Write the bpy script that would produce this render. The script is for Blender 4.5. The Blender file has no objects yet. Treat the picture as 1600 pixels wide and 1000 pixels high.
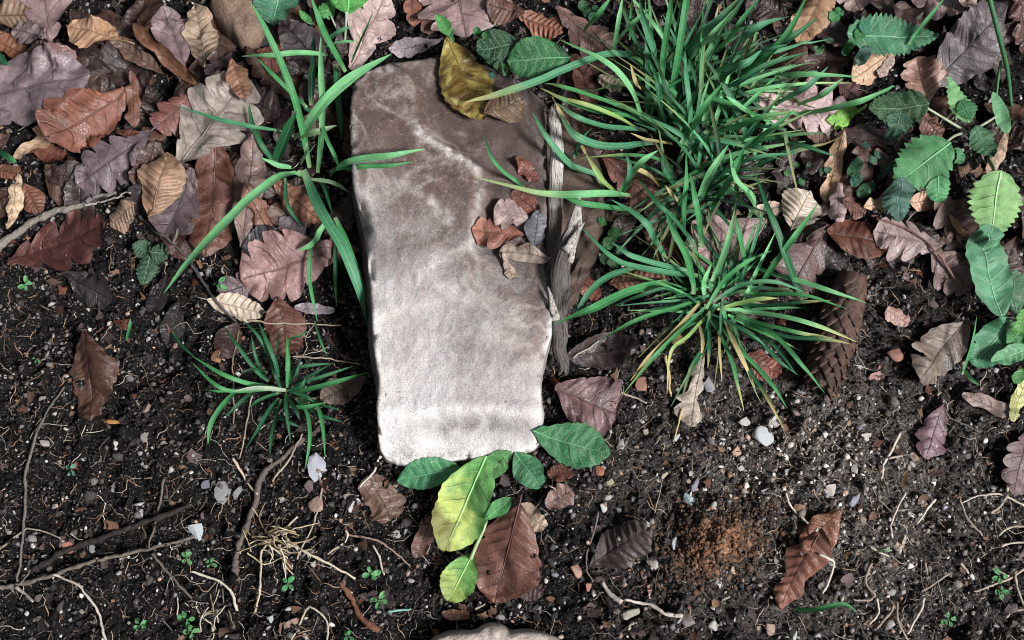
import bpy, math, random
import numpy as np
from mathutils import Vector

random.seed(7)
RNG = np.random.default_rng(7)
scene = bpy.context.scene
COL = scene.collection

# ---------------------------------------------------------------- camera
TILT = math.radians(12.0)
DIST = 0.85
HALF = 0.40 / DIST                      # tan of half the horizontal field: 0.8 m across at the ground
CAM = np.array([0.0, -DIST * math.sin(TILT), DIST * math.cos(TILT)])
cam_d = bpy.data.cameras.new("camera")
cam_d.sensor_fit = 'HORIZONTAL'
cam_d.angle = 2 * math.atan(HALF)
cam_d.clip_start = 0.01
cam_d.clip_end = 300
cam = bpy.data.objects.new("camera", cam_d)
cam.location = CAM
cam.rotation_euler = (TILT, 0, 0)
COL.objects.link(cam)
scene.camera = cam

# ---------------------------------------------------------------- light
SUN_EL = math.radians(46)
SUN_AZ = math.radians(-28)              # direction towards the sun, measured from +X
sdir = Vector((math.cos(SUN_EL) * math.cos(SUN_AZ), math.cos(SUN_EL) * math.sin(SUN_AZ), math.sin(SUN_EL)))
sun_d = bpy.data.lights.new("sun", 'SUN')
sun_d.energy = 5.0
sun_d.angle = math.radians(13)
sun_d.color = (1.0, 0.99, 0.985)
sun = bpy.data.objects.new("sun", sun_d)
sun.rotation_euler = sdir.to_track_quat('Z', 'Y').to_euler()
sun.location = (1, -0.5, 2)
COL.objects.link(sun)
world = bpy.data.worlds.new("World")
scene.world = world
world.use_nodes = True
wn = world.node_tree
bg = wn.nodes["Background"]
sky = wn.nodes.new("ShaderNodeTexSky")
sky.sky_type = 'NISHITA'
sky.sun_disc = False
sky.sun_elevation = SUN_EL
sky.sun_rotation = math.pi / 2 - SUN_AZ
sky.dust_density = 6.0
sky.air_density = 1.0
hs = wn.nodes.new("ShaderNodeHueSaturation")
hs.inputs['Saturation'].default_value = 0.45     # an overcast sky is nearly grey
wn.links.new(sky.outputs[0], hs.inputs['Color'])
wn.links.new(hs.outputs[0], bg.inputs['Color'])
bg.inputs['Strength'].default_value = 0.05
scene.cycles.filter_width = 1.0
scene.view_settings.view_transform = 'Standard'
scene.view_settings.look = 'None'
scene.view_settings.exposure = 0.36
scene.view_settings.gamma = 1.0
scene.view_settings.use_curve_mapping = False


# ---------------------------------------------------------------- small maths
def lin(c, k=0.85):
    k *= 0.74                              # photograph tone to surface colour
    out = []
    for v in c[:3]:
        v = v / 255.0
        out.append(k * (v / 12.92 if v <= 0.04045 else ((v + 0.055) / 1.055) ** 2.4))
    return tuple(out)


_perm = np.random.default_rng(3).permutation(512)
_perm = np.concatenate([_perm, _perm, _perm])
_ga = np.random.default_rng(4).uniform(0, 2 * math.pi, 512)
_gx, _gy = np.cos(_ga), np.sin(_ga)


def pn(x, y, seed=0):
    """2-D gradient noise, about -1..1"""
    x = np.asarray(x, float) + seed * 17.31
    y = np.asarray(y, float) + seed * 9.77
    xi = np.floor(x).astype(int); yi = np.floor(y).astype(int)
    xf = x - xi; yf = y - yi
    u = xf * xf * xf * (xf * (xf * 6 - 15) + 10)
    v = yf * yf * yf * (yf * (yf * 6 - 15) + 10)

    def g(ix, iy, fx, fy):
        h = _perm[(_perm[ix & 511] + iy) & 511] & 511
        return _gx[h] * fx + _gy[h] * fy
    a = g(xi, yi, xf, yf); b = g(xi + 1, yi, xf - 1, yf)
    c = g(xi, yi + 1, xf, yf - 1); d = g(xi + 1, yi + 1, xf - 1, yf - 1)
    return 1.5 * ((a * (1 - u) + b * u) * (1 - v) + (c * (1 - u) + d * u) * v)


def ray(px, py):
    xc = (px - 800.0) / 800.0 * HALF
    yc = (500.0 - py) / 800.0 * HALF
    c, s = math.cos(TILT), math.sin(TILT)
    return np.array([xc, yc * c + s, yc * s - c])


def W(px, py, z=0.0):
    """point of the photograph at world height z"""
    d = ray(px, py)
    t = (z - CAM[2]) / d[2]
    return CAM + d * t


def sst(a, b, x):
    t = np.clip((x - a) / (b - a), 0, 1)
    return t * t * (3 - 2 * t)


def bump_at(x, y, px, py, r):
    p = W(px, py)
    return np.exp(-((x - p[0]) ** 2 + (y - p[1]) ** 2) / (r * r))


def G_smooth(x, y):
    x = np.asarray(x, float); y = np.asarray(y, float)
    z = 0.007 * pn(x * 8, y * 8, 1) + 0.0045 * pn(x * 22, y * 22, 2)
    z = z + 0.0055 * pn(x * 33 + 0.6 * pn(x * 17, y * 17, 74), y * 33, 8)
    z = z - 0.014 * bump_at(x, y, 610, 975, 0.05) - 0.010 * bump_at(x, y, 720, 965, 0.05)
    z = z - 0.008 * bump_at(x, y, 1190, 870, 0.02)
    z = z - 0.008 * bump_at(x, y, 590, 420, 0.05) - 0.010 * bump_at(x, y, 560, 620, 0.04)
    z = z + 0.008 * bump_at(x, y, 1120, 850, 0.05) + 0.006 * bump_at(x, y, 1270, 740, 0.06)
    return z * np.exp(-(np.hypot(x, y) / 1.5) ** 2)


def G_fine(x, y):
    x = np.asarray(x, float); y = np.asarray(y, float)
    wx = x + 0.012 * pn(x * 24, y * 24, 71); wy = y + 0.012 * pn(x * 24, y * 24, 72)
    m = 0.45 + 0.9 * np.clip(0.5 + pn(x * 13, y * 13, 73), 0, 1)          # some patches are trodden flat
    b = pn(wx * 62, wy * 62, 5); c = pn(wx * 120, wy * 150, 6); e = np.abs(pn(wx * 290, wy * 290, 7)); g = pn(wx * 520, wy * 520, 9)
    h = m * (0.0058 * b + 0.0062 * c * np.clip(0.6 + b, 0.2, 1.6)) + 0.0050 * (0.35 - e) + 0.0018 * g
    core = (1 - sst(0.50, 0.60, np.abs(x))) * (1 - sst(0.34, 0.44, np.abs(y)))
    return core * (np.where(h > 0, h * 0.7, h * 1.25) - 0.0008)


# ---------------------------------------------------------------- mesh helpers
def mk_mesh(name, V, F, uv=None, col=None, smooth=True):
    V = np.ascontiguousarray(V, dtype=np.float32)
    F = np.ascontiguousarray(F, dtype=np.int32)
    k = F.shape[1]
    me = bpy.data.meshes.new(name)
    me.vertices.add(len(V)); me.vertices.foreach_set('co', V.ravel())
    me.loops.add(F.size); me.loops.foreach_set('vertex_index', F.ravel())
    me.polygons.add(len(F))
    me.polygons.foreach_set('loop_start', np.arange(0, F.size, k, dtype=np.int32))
    if smooth:
        me.polygons.foreach_set('use_smooth', np.ones(len(F), dtype=bool))
    me.update(calc_edges=True)
    if uv is not None:
        l = me.uv_layers.new(name='UVMap')
        l.data.foreach_set('uv', np.ascontiguousarray(uv[F.ravel()], dtype=np.float32).ravel())
    if col is not None:
        a = me.color_attributes.new('tint', 'FLOAT_COLOR', 'POINT')
        c4 = np.ones((len(V), 4), dtype=np.float32); c4[:, :3] = col
        a.data.foreach_set('color', c4.ravel())
    return me


def obj(name, me, mat, parent=None, loc=None):
    o = bpy.data.objects.new(name, me)
    if me is not None and mat is not None and not me.materials:
        me.materials.append(mat)
    COL.objects.link(o)
    if parent is not None:
        o.parent = parent
    if loc is not None:
        o.location = loc
    return o


def tag(o, label=None, cat=None, group=None, kind=None):
    if label: o['label'] = label
    if cat: o['category'] = cat
    if group: o['group'] = group
    if kind: o['kind'] = kind
    return o


def empty(name, loc):
    o = bpy.data.objects.new(name, None)
    o.empty_display_size = 0.01
    o.location = loc
    COL.objects.link(o)
    return o


def grid_faces(n, m, wrap=False):
    """quads for an n x m vertex grid (index i*m+j)"""
    i = np.arange(n - 1)[:, None]; j = np.arange(m if wrap else m - 1)[None, :]
    j2 = (j + 1) % m
    return np.stack([i * m + j, i * m + j2, (i + 1) * m + j2, (i + 1) * m + j], -1).reshape(-1, 4)


def catmull(P, n):
    P = np.asarray(P, float)
    if len(P) == 2:
        t = np.linspace(0, 1, n)[:, None]
        return P[0] * (1 - t) + P[1] * t
    Q = np.vstack([2 * P[0] - P[1], P, 2 * P[-1] - P[-2]])
    seg = len(P) - 1
    out = []
    for s in np.linspace(0, seg, n):
        i = min(int(s), seg - 1); t = s - i
        a, b, c, d = Q[i], Q[i + 1], Q[i + 2], Q[i + 3]
        out.append(0.5 * ((2 * b) + (-a + c) * t + (2 * a - 5 * b + 4 * c - d) * t * t + (-a + 3 * b - 3 * c + d) * t ** 3))
    return np.array(out)


def tube(P, R, sides=6, seed=0, rough=0.0):
    """closed tube along P with radii R -> V, F, uv"""
    P = np.asarray(P, float); n = len(P)
    R = np.broadcast_to(np.asarray(R, float), (n,))
    T = np.gradient(P, axis=0); T /= np.linalg.norm(T, axis=1)[:, None] + 1e-12
    up = np.array([0, 0, 1.0])
    A = np.cross(T, up); ln = np.linalg.norm(A, axis=1)
    A[ln < 0.05] = (1, 0, 0)
    A /= np.linalg.norm(A, axis=1)[:, None]
    B = np.cross(A, T)
    th = np.linspace(0, 2 * math.pi, sides, endpoint=False)
    rr = R[:, None] * np.ones(sides)[None, :]
    if rough:
        rr = rr * (1 + rough * pn(np.linspace(0, n * 0.5, n)[:, None] + 0 * th[None], 3 * np.cos(th)[None] + 2 * np.sin(th)[None] + 0 * R[:, None], seed))
    V = P[:, None, :] + rr[..., None] * (np.cos(th)[None, :, None] * A[:, None, :] + np.sin(th)[None, :, None] * B[:, None, :])
    V = V.reshape(-1, 3)
    F = grid_faces(n, sides, True)
    V = np.vstack([V, P[:1], P[-1:]])
    a = n * sides
    j = np.arange(sides); j2 = (j + 1) % sides
    cap0 = np.stack([j2, j, np.full(sides, a), np.full(sides, a)], -1)
    cap1 = np.stack([(n - 1) * sides + j, (n - 1) * sides + j2, np.full(sides, a + 1), np.full(sides, a + 1)], -1)
    u = np.repeat(np.linspace(0, 1, n), sides); v = np.tile(np.linspace(0, 1, sides), n)
    uv = np.vstack([np.stack([u, v], -1), [[0, 0], [1, 0]]])
    tri = np.vstack([F[:, [0, 1, 2]], F[:, [0, 2, 3]], cap0[:, :3], cap1[:, :3]])
    return V, tri, uv


# stack map: top surface of everything laid down so far, 1.5 mm cells
SX0, SY0, SC = -0.75, -0.55, 0.0015
SNX, SNY = 1000, 733
_xx, _yy = np.meshgrid(SX0 + SC * np.arange(SNX), SY0 + SC * np.arange(SNY))
STACK = G_smooth(_xx, _yy) + 0.0030


def s_idx(x, y):
    i = np.clip(((np.asarray(x) - SX0) / SC).astype(int), 1, SNX - 2)
    j = np.clip(((np.asarray(y) - SY0) / SC).astype(int), 1, SNY - 2)
    return j, i


def s_get(x, y):
    j, i = s_idx(x, y)
    r = STACK[j, i]
    for dj, di in ((0, 1), (0, -1), (1, 0), (-1, 0)):
        r = np.maximum(r, STACK[j + dj, i + di])
    return r


def s_put(x, y, z):
    j, i = s_idx(x, y)
    for dj, di in ((0, 0), (0, 1), (1, 0)):
        np.maximum.at(STACK, (j + dj, i + di), z)


def PG(px, py, h=0.0):
    """photograph point at height h above the ground there"""
    p = W(px, py, h)
    for _ in range(2):
        p = W(px, py, float(G_smooth(p[0], p[1])) + h)
    return p


def PS(px, py, h=0.0):
    p = W(px, py, h)
    for _ in range(2):
        p = W(px, py, float(s_get(p[0], p[1])) + h)
    return p


# ---------------------------------------------------------------- materials
def nt(mat):
    mat.use_nodes = True
    return mat.node_tree, mat.node_tree.nodes, mat.node_tree.links


def N(nodes, t, **kw):
    n = nodes.new(t)
    for k, v in kw.items():
        setattr(n, k, v)
    return n


def noise(ns, lk, vec, scale, detail=4, rough=0.6, dist=0.0):
    n = ns.new('ShaderNodeTexNoise')
    n.inputs['Scale'].default_value = scale
    n.inputs['Detail'].default_value = detail
    n.inputs['Roughness'].default_value = rough
    n.inputs['Distortion'].default_value = dist
    if vec is not None: lk.new(vec, n.inputs['Vector'])
    return n.outputs['Fac']


def ramp(ns, lk, fac, stops):
    r = ns.new('ShaderNodeValToRGB')
    e = r.color_ramp.elements
    while len(e) < len(stops): e.new(0.5)
    for el, (p, c) in zip(e, stops):
        el.position = p
        el.color = (c, c, c, 1) if isinstance(c, (int, float)) else tuple(c) + (1,)
    lk.new(fac, r.inputs['Fac'])
    return r.outputs['Color']


def mth(ns, lk, op, a, b=None, clamp=False):
    m = ns.new('ShaderNodeMath'); m.operation = op; m.use_clamp = clamp
    for k, v in ((0, a), (1, b)):
        if v is None: continue
        if isinstance(v, (int, float)): m.inputs[k].default_value = v
        else: lk.new(v, m.inputs[k])
    return m.outputs[0]


def mix(ns, lk, fac, a, b, mode='MIX'):
    m = ns.new('ShaderNodeMix'); m.data_type = 'RGBA'; m.blend_type = mode; m.clamp_factor = True
    for sock, v in ((m.inputs[0], fac), (m.inputs[6], a), (m.inputs[7], b)):
        if isinstance(v, (int, float)): sock.default_value = v
        elif isinstance(v, tuple): sock.default_value = tuple(v) + (1,)
        else: lk.new(v, sock)
    return m.outputs[2]


def bump(ns, lk, h, strength, dist):
    b = ns.new('ShaderNodeBump')
    b.inputs['Strength'].default_value = strength
    b.inputs['Distance'].default_value = dist
    lk.new(h, b.inputs['Height'])
    return b.outputs[0]


MATS = {}


def leaf_material(name, nveins, vein_mode, rough, spec, transl, mottle, vein_amt, fine=0.5, blotch=(0.58, 0.72, 0.75)):
    """colour comes from the object's own colour; uv.x runs along the midrib, uv.y across"""
    m = bpy.data.materials.new(name); t, ns, lk = nt(m)
    p = ns['Principled BSDF']
    oi = ns.new('ShaderNodeObjectInfo')
    tc = ns.new('ShaderNodeTexCoord')
    sep = ns.new('ShaderNodeSeparateXYZ'); lk.new(tc.outputs['UV'], sep.inputs[0])
    u, v = sep.outputs[0], sep.outputs[1]
    av = mth(ns, lk, 'ABSOLUTE', v)
    # warp so that veins are not ruled lines
    add = ns.new('ShaderNodeVectorMath'); add.operation = 'ADD'
    lk.new(tc.outputs['Object'], add.inputs[0])
    rv = ns.new('ShaderNodeCombineXYZ')
    lk.new(mth(ns, lk, 'MULTIPLY', oi.outputs['Random'], 31.0), rv.inputs[0])
    lk.new(rv.outputs[0], add.inputs[1])
    vec = add.outputs[0]
    w = noise(ns, lk, vec, 70, 2, 0.5)
    side = mth(ns, lk, 'GREATER_THAN', v, 0.0)
    ph = mth(ns, lk, 'ADD', mth(ns, lk, 'MULTIPLY', u, float(nveins)), mth(ns, lk, 'MULTIPLY', side, 0.37))
    ph = mth(ns, lk, 'ADD', ph, mth(ns, lk, 'MULTIPLY', w, 0.7))
    ph = mth(ns, lk, 'SUBTRACT', ph, mth(ns, lk, 'MULTIPLY', mth(ns, lk, 'POWER', av, 2.0), 0.55))
    fr = mth(ns, lk, 'FRACT', ph)
    dv = mth(ns, lk, 'ABSOLUTE', mth(ns, lk, 'SUBTRACT', fr, 0.5))      # 0 on a side vein
    sv = ramp(ns, lk, dv, [(0.0, 1.0), (0.022, 0.8), (0.06, 0.0)])
    fade = ramp(ns, lk, av, [(0.0, 1.0), (0.75, 0.8), (0.98, 0.1)])
    sv = mth(ns, lk, 'MULTIPLY', sv, fade)
    mid = ramp(ns, lk, av, [(0.0, 1.0), (0.02, 1.0), (0.05, 0.0)])
    vein = mth(ns, lk, 'MAXIMUM', sv, mid)
    vo = ns.new('ShaderNodeTexVoronoi'); vo.feature = 'DISTANCE_TO_EDGE'
    vo.inputs['Scale'].default_value = 420
    lk.new(vec, vo.inputs['Vector'])
    net = ramp(ns, lk, vo.outputs['Distance'], [(0.0, 1.0), (0.12, 0.0)])
    # mottling
    n1 = noise(ns, lk, vec, 55, 5, 0.65, 0.4)
    n2 = noise(ns, lk, vec, 240, 4, 0.7)
    n3 = noise(ns, lk, vec, 900, 3, 0.7)
    base = oi.outputs['Color']
    k1 = ramp(ns, lk, n1, [(0.28, 1.0 - mottle), (0.72, 1.0 + mottle * 0.75)])
    c = mix(ns, lk, 1.0, base, k1, 'MULTIPLY')
    k2 = ramp(ns, lk, n2, [(0.3, 1.0 - mottle * 0.75), (0.7, 1.0 + mottle * 0.5)])
    c = mix(ns, lk, 1.0, c, k2, 'MULTIPLY')
    k3 = ramp(ns, lk, n3, [(0.3, 0.86), (0.7, 1.14)])
    c = mix(ns, lk, 1.0, c, k3, 'MULTIPLY')
    if vein_mode == 'dark':
        dk = mix(ns, lk, 1.0, c, (0.42, 0.36, 0.36), 'MULTIPLY')
        c = mix(ns, lk, mth(ns, lk, 'MULTIPLY', vein, vein_amt), c, dk)
        # blotches of decay and dirt with a shape of their own
        bl = ramp(ns, lk, noise(ns, lk, vec, 38, 4, 0.7, 1.0), [(blotch[0], 0.0), (blotch[1], blotch[2])])
        c = mix(ns, lk, bl, c, mix(ns, lk, 1.0, c, (0.42, 0.30, 0.26), 'MULTIPLY'))
        sp = ramp(ns, lk, noise(ns, lk, vec, 330, 2, 0.5), [(0.70, 0.0), (0.76, 0.8)])
        c = mix(ns, lk, sp, c, (0.03, 0.022, 0.02))
        gr = ramp(ns, lk, noise(ns, lk, vec, 520, 2, 0.5), [(0.72, 0.0), (0.78, 0.5)])
        c = mix(ns, lk, gr, c, (0.55, 0.5, 0.46))
    else:
        lt = mix(ns, lk, 0.55, c, (0.50, 0.62, 0.42))
        c = mix(ns, lk, mth(ns, lk, 'MULTIPLY', vein, vein_amt), c, lt)
        c = mix(ns, lk, mth(ns, lk, 'MULTIPLY', net, 0.25), c, lt)
        # yellowing: the object colour's alpha tells how far the tip has turned
        yl = mth(ns, lk, 'SUBTRACT', 1.0, oi.outputs['Alpha'])
        yy = mth(ns, lk, 'ADD', u, mth(ns, lk, 'MULTIPLY', mth(ns, lk, 'SUBTRACT', n1, 0.5), 0.9))
        yy = mth(ns, lk, 'SUBTRACT', yy, mth(ns, lk, 'MULTIPLY', v, 0.28))
        ym = mth(ns, lk, 'MULTIPLY', ramp(ns, lk, yy, [(0.36, 0.0), (0.62, 1.0)]), yl)
        c = mix(ns, lk, ym, c, mix(ns, lk, n2, (0.52, 0.55, 0.10), (0.68, 0.66, 0.22)))
        bm = mth(ns, lk, 'MULTIPLY', ramp(ns, lk, mth(ns, lk, 'ADD', yy, mth(ns, lk, 'MULTIPLY', n2, 0.1)), [(0.76, 0.0), (0.86, 1.0)]), yl)
        c = mix(ns, lk, bm, c, (0.10, 0.065, 0.04))
        sp = ramp(ns, lk, noise(ns, lk, vec, 210, 2, 0.5), [(0.71, 0.0), (0.75, 0.9)])
        c = mix(ns, lk, mth(ns, lk, 'MULTIPLY', sp, mth(ns, lk, 'ADD', 0.15, yl, True)), c, (0.06, 0.05, 0.02))
    lk.new(c, p.inputs['Base Color'])
    lk.new(ramp(ns, lk, n2, [(0.3, rough - 0.12), (0.7, rough + 0.15)]), p.inputs['Roughness'])
    p.inputs['Specular IOR Level'].default_value = spec
    h = mth(ns, lk, 'ADD', mth(ns, lk, 'MULTIPLY', vein, -0.6 if vein_mode != 'dark' else 0.5), mth(ns, lk, 'MULTIPLY', n2, 0.5))
    h = mth(ns, lk, 'ADD', h, mth(ns, lk, 'MULTIPLY', net, -0.22))
    h = mth(ns, lk, 'ADD', h, mth(ns, lk, 'MULTIPLY', n3, fine * 0.4))
    bn = bump(ns, lk, h, 0.9, 0.0007)
    lk.new(bn, p.inputs['Normal'])
    out = ns['Material Output']
    if transl:
        tr = ns.new('ShaderNodeBsdfTranslucent'); lk.new(c, tr.inputs['Color']); lk.new(bn, tr.inputs['Normal'])
        mx = ns.new('ShaderNodeMixShader'); mx.inputs[0].default_value = transl
        lk.new(p.outputs[0], mx.inputs[1]); lk.new(tr.outputs[0], mx.inputs[2])
        lk.new(mx.outputs[0], out.inputs['Surface'])
    MATS[name] = m
    return m


leaf_material('oak_leaf_dry', 5, 'dark', 0.42, 0.45, 0.0, 0.46, 0.75)
leaf_material('beech_leaf_dry', 9, 'dark', 0.44, 0.45, 0.0, 0.38, 0.65)
leaf_material('leaf_wet', 6, 'dark', 0.40, 0.4, 0.0, 0.5, 0.6)
leaf_material('rotting_leaf', 8, 'dark', 0.35, 0.5, 0.0, 0.45, 0.5, 0.5, (0.43, 0.54, 1.0))
leaf_material('dock_leaf', 7, 'light', 0.46, 0.32, 0.2, 0.28, 0.6)
leaf_material('nettle_leaf', 6, 'light', 0.55, 0.28, 0.2, 0.28, 0.4)


def plain_material(name, rough=0.6, spec=0.3, mottle=0.3, s1=120, s2=600, bmp=0.8, bdist=0.0008, stretch=None, dark=None):
    m = bpy.data.materials.new(name); t, ns, lk = nt(m)
    p = ns['Principled BSDF']
    oi = ns.new('ShaderNodeObjectInfo'); tc = ns.new('ShaderNodeTexCoord')
    add = ns.new('ShaderNodeVectorMath'); add.operation = 'ADD'
    cx = ns.new('ShaderNodeCombineXYZ')
    lk.new(mth(ns, lk, 'MULTIPLY', oi.outputs['Random'], 23.0), cx.inputs[0])
    if stretch:
        mp = ns.new('ShaderNodeMapping'); mp.inputs['Scale'].default_value = stretch
        lk.new(tc.outputs['UV'], mp.inputs['Vector']); lk.new(mp.outputs[0], add.inputs[0])
    else:
        lk.new(tc.outputs['Object'], add.inputs[0])
    lk.new(cx.outputs[0], add.inputs[1])
    vec = add.outputs[0]
    n1 = noise(ns, lk, vec, s1, 5, 0.65, 0.3); n2 = noise(ns, lk, vec, s2, 4, 0.7)
    c = mix(ns, lk, 1.0, oi.outputs['Color'], ramp(ns, lk, n1, [(0.3, 1 - mottle), (0.7, 1 + mottle)]), 'MULTIPLY')
    c = mix(ns, lk, 1.0, c, ramp(ns, lk, n2, [(0.3, 1 - mottle * 0.8), (0.7, 1 + mottle * 0.8)]), 'MULTIPLY')
    if dark:
        dm = ramp(ns, lk, noise(ns, lk, vec, s1 * 0.6, 5, 0.75, 0.6), [(dark, 0.0), (dark + 0.12, 0.85)])
        c = mix(ns, lk, dm, c, (0.03, 0.025, 0.022))
    lk.new(c, p.inputs['Base Color'])
    p.inputs['Roughness'].default_value = rough
    p.inputs['Specular IOR Level'].default_value = spec
    lk.new(bump(ns, lk, mth(ns, lk, 'ADD', n1, n2), bmp, bdist), p.inputs['Normal'])
    MATS[name] = m
    return m


plain_material('pebble', 0.55, 0.35, 0.14, 130, 700, 0.7, 0.0006, None, 0.66)
plain_material('cobble', 0.6, 0.35, 0.32, 60, 420, 1.0, 0.0015, None, 0.60)
plain_material('twig', 0.7, 0.25, 0.38, 3, 9, 0.8, 0.0006, (14, 3, 1), 0.58)
plain_material('root', 0.6, 0.3, 0.22, 3, 9, 0.6, 0.0004, (20, 2, 1), 0.68)
plain_material('stem', 0.4, 0.4, 0.15, 3, 9, 0.4, 0.0003, (10, 2, 1))
plain_material('cone_scale', 0.55, 0.35, 0.35, 140, 800, 1.0, 0.0006)
plain_material('clod', 0.9, 0.15, 0.6, 150, 700, 1.2, 0.0025, None, 0.56)


def grass_material():
    m = bpy.data.materials.new('grass_blade'); t, ns, lk = nt(m)
    p = ns['Principled BSDF']
    oi = ns.new('ShaderNodeObjectInfo'); tc = ns.new('ShaderNodeTexCoord')
    sep = ns.new('ShaderNodeSeparateXYZ'); lk.new(tc.outputs['UV'], sep.inputs[0])
    u, v = sep.outputs[0], sep.outputs[1]
    mp = ns.new('ShaderNodeMapping'); mp.inputs['Scale'].default_value = (2.2, 9, 1); lk.new(tc.outputs['UV'], mp.inputs['Vector'])
    cx = ns.new('ShaderNodeCombineXYZ'); lk.new(mth(ns, lk, 'MULTIPLY', oi.outputs['Random'], 40.0), cx.inputs[2])
    add = ns.new('ShaderNodeVectorMath'); add.operation = 'ADD'
    lk.new(mp.outputs[0], add.inputs[0]); lk.new(cx.outputs[0], add.inputs[1])
    st = noise(ns, lk, add.outputs[0], 1.6, 4, 0.6)
    bl = noise(ns, lk, tc.outputs['Object'], 160, 4, 0.7)
    c = mix(ns, lk, 1.0, oi.outputs['Color'], ramp(ns, lk, st, [(0.3, 0.52), (0.7, 1.42)]), 'MULTIPLY')
    c = mix(ns, lk, 1.0, c, ramp(ns, lk, bl, [(0.3, 0.84), (0.7, 1.14)]), 'MULTIPLY')
    midr = ramp(ns, lk, mth(ns, lk, 'ABSOLUTE', v), [(0.0, 0.4), (0.12, 0.0)])
    c = mix(ns, lk, midr, c, (0.30, 0.48, 0.28))
    yl = mth(ns, lk, 'SUBTRACT', 1.0, oi.outputs['Alpha'])
    # pale sheath at the foot, straw tip where the blade has begun to die back
    foot = ramp(ns, lk, u, [(0.0, 0.35), (0.10, 0.0)])
    c = mix(ns, lk, foot, c, (0.42, 0.46, 0.25))
    ty = mth(ns, lk, 'ADD', u, mth(ns, lk, 'MULTIPLY', mth(ns, lk, 'SUBTRACT', bl, 0.5), 0.3))
    tipm = mth(ns, lk, 'MULTIPLY', ramp(ns, lk, ty, [(0.58, 0.0), (0.86, 1.0)]), mth(ns, lk, 'MULTIPLY', yl, 1.5, True), True)
    c = mix(ns, lk, tipm, c, (0.55, 0.42, 0.17))
    lk.new(c, p.inputs['Base Color'])
    p.inputs['Roughness'].default_value = 0.5
    p.inputs['Specular IOR Level'].default_value = 0.35
    bn = bump(ns, lk, st, 0.6, 0.0004)
    lk.new(bn, p.inputs['Normal'])
    tr = ns.new('ShaderNodeBsdfTranslucent'); lk.new(c, tr.inputs['Color'])
    mx = ns.new('ShaderNodeMixShader'); mx.inputs[0].default_value = 0.22
    lk.new(p.outputs[0], mx.inputs[1]); lk.new(tr.outputs[0], mx.inputs[2])
    lk.new(mx.outputs[0], ns['Material Output'].inputs['Surface'])
    MATS['grass_blade'] = m


grass_material()


def tint_material(name, rough, spec, s=700):
    m = bpy.data.materials.new(name); t, ns, lk = nt(m)
    p = ns['Principled BSDF']
    at = ns.new('ShaderNodeVertexColor'); at.layer_name = 'tint'
    tc = ns.new('ShaderNodeTexCoord')
    n = noise(ns, lk, tc.outputs['Object'], s, 4, 0.7)
    c = mix(ns, lk, 1.0, at.outputs['Color'], ramp(ns, lk, n, [(0.28, 0.5), (0.72, 1.5)]), 'MULTIPLY')
    lk.new(c, p.inputs['Base Color'])
    p.inputs['Roughness'].default_value = rough
    p.inputs['Specular IOR Level'].default_value = spec
    lk.new(bump(ns, lk, n, 1.0, 0.0008), p.inputs['Normal'])
    MATS[name] = m


tint_material('soil_crumb', 0.85, 0.12)
tint_material('litter_bit', 0.6, 0.3)


def soil_material():
    m = bpy.data.materials.new('soil'); t, ns, lk = nt(m)
    p = ns['Principled BSDF']
    tc = ns.new('ShaderNodeTexCoord'); vec = tc.outputs['Object']
    big = noise(ns, lk, vec, 7, 4, 0.6)
    med = noise(ns, lk, vec, 70, 5, 0.7, 0.5)
    fin = noise(ns, lk, vec, 420, 5, 0.75)
    c = ramp(ns, lk, med, [(0.25, (0.005, 0.0042, 0.004)), (0.5, (0.0075, 0.0066, 0.0064)), (0.68, (0.018, 0.016, 0.0155)), (0.85, (0.06, 0.054, 0.051))])
    c = mix(ns, lk, 1.0, c, ramp(ns, lk, fin, [(0.25, 0.35), (0.5, 1.0), (0.75, 1.9)]), 'MULTIPLY')
    # the gravelly, paler loam towards the lower right corner of the bed
    mp = ns.new('ShaderNodeVectorMath'); mp.operation = 'DISTANCE'
    lk.new(vec, mp.inputs[0]); mp.inputs[1].default_value = (0.235, -0.125, 0)
    pale = ramp(ns, lk, mth(ns, lk, 'ADD', mp.outputs['Value'], mth(ns, lk, 'MULTIPLY', mth(ns, lk, 'SUBTRACT', med, 0.5), 0.25)), [(0.05, 1.0), (0.20, 0.0)])
    c = mix(ns, lk, mth(ns, lk, 'MULTIPLY', pale, 0.9), c, ramp(ns, lk, fin, [(0.35, (0.012, 0.0105, 0.0095)), (0.5, (0.085, 0.073, 0.065)), (0.68, (0.32, 0.285, 0.26))]))
    spk = ramp(ns, lk, noise(ns, lk, vec, 700, 2, 0.5), [(0.62, 0.0), (0.70, 0.8)])
    c = mix(ns, lk, spk, c, (0.22, 0.205, 0.20))
    lk.new(c, p.inputs['Base Color'])
    lk.new(ramp(ns, lk, big, [(0.35, 0.55), (0.7, 0.9)]), p.inputs['Roughness'])
    p.inputs['Specular IOR Level'].default_value = 0.12
    lk.new(bump(ns, lk, mth(ns, lk, 'ADD', med, fin), 1.0, 0.004), p.inputs['Normal'])
    MATS['soil'] = m


soil_material()


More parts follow.
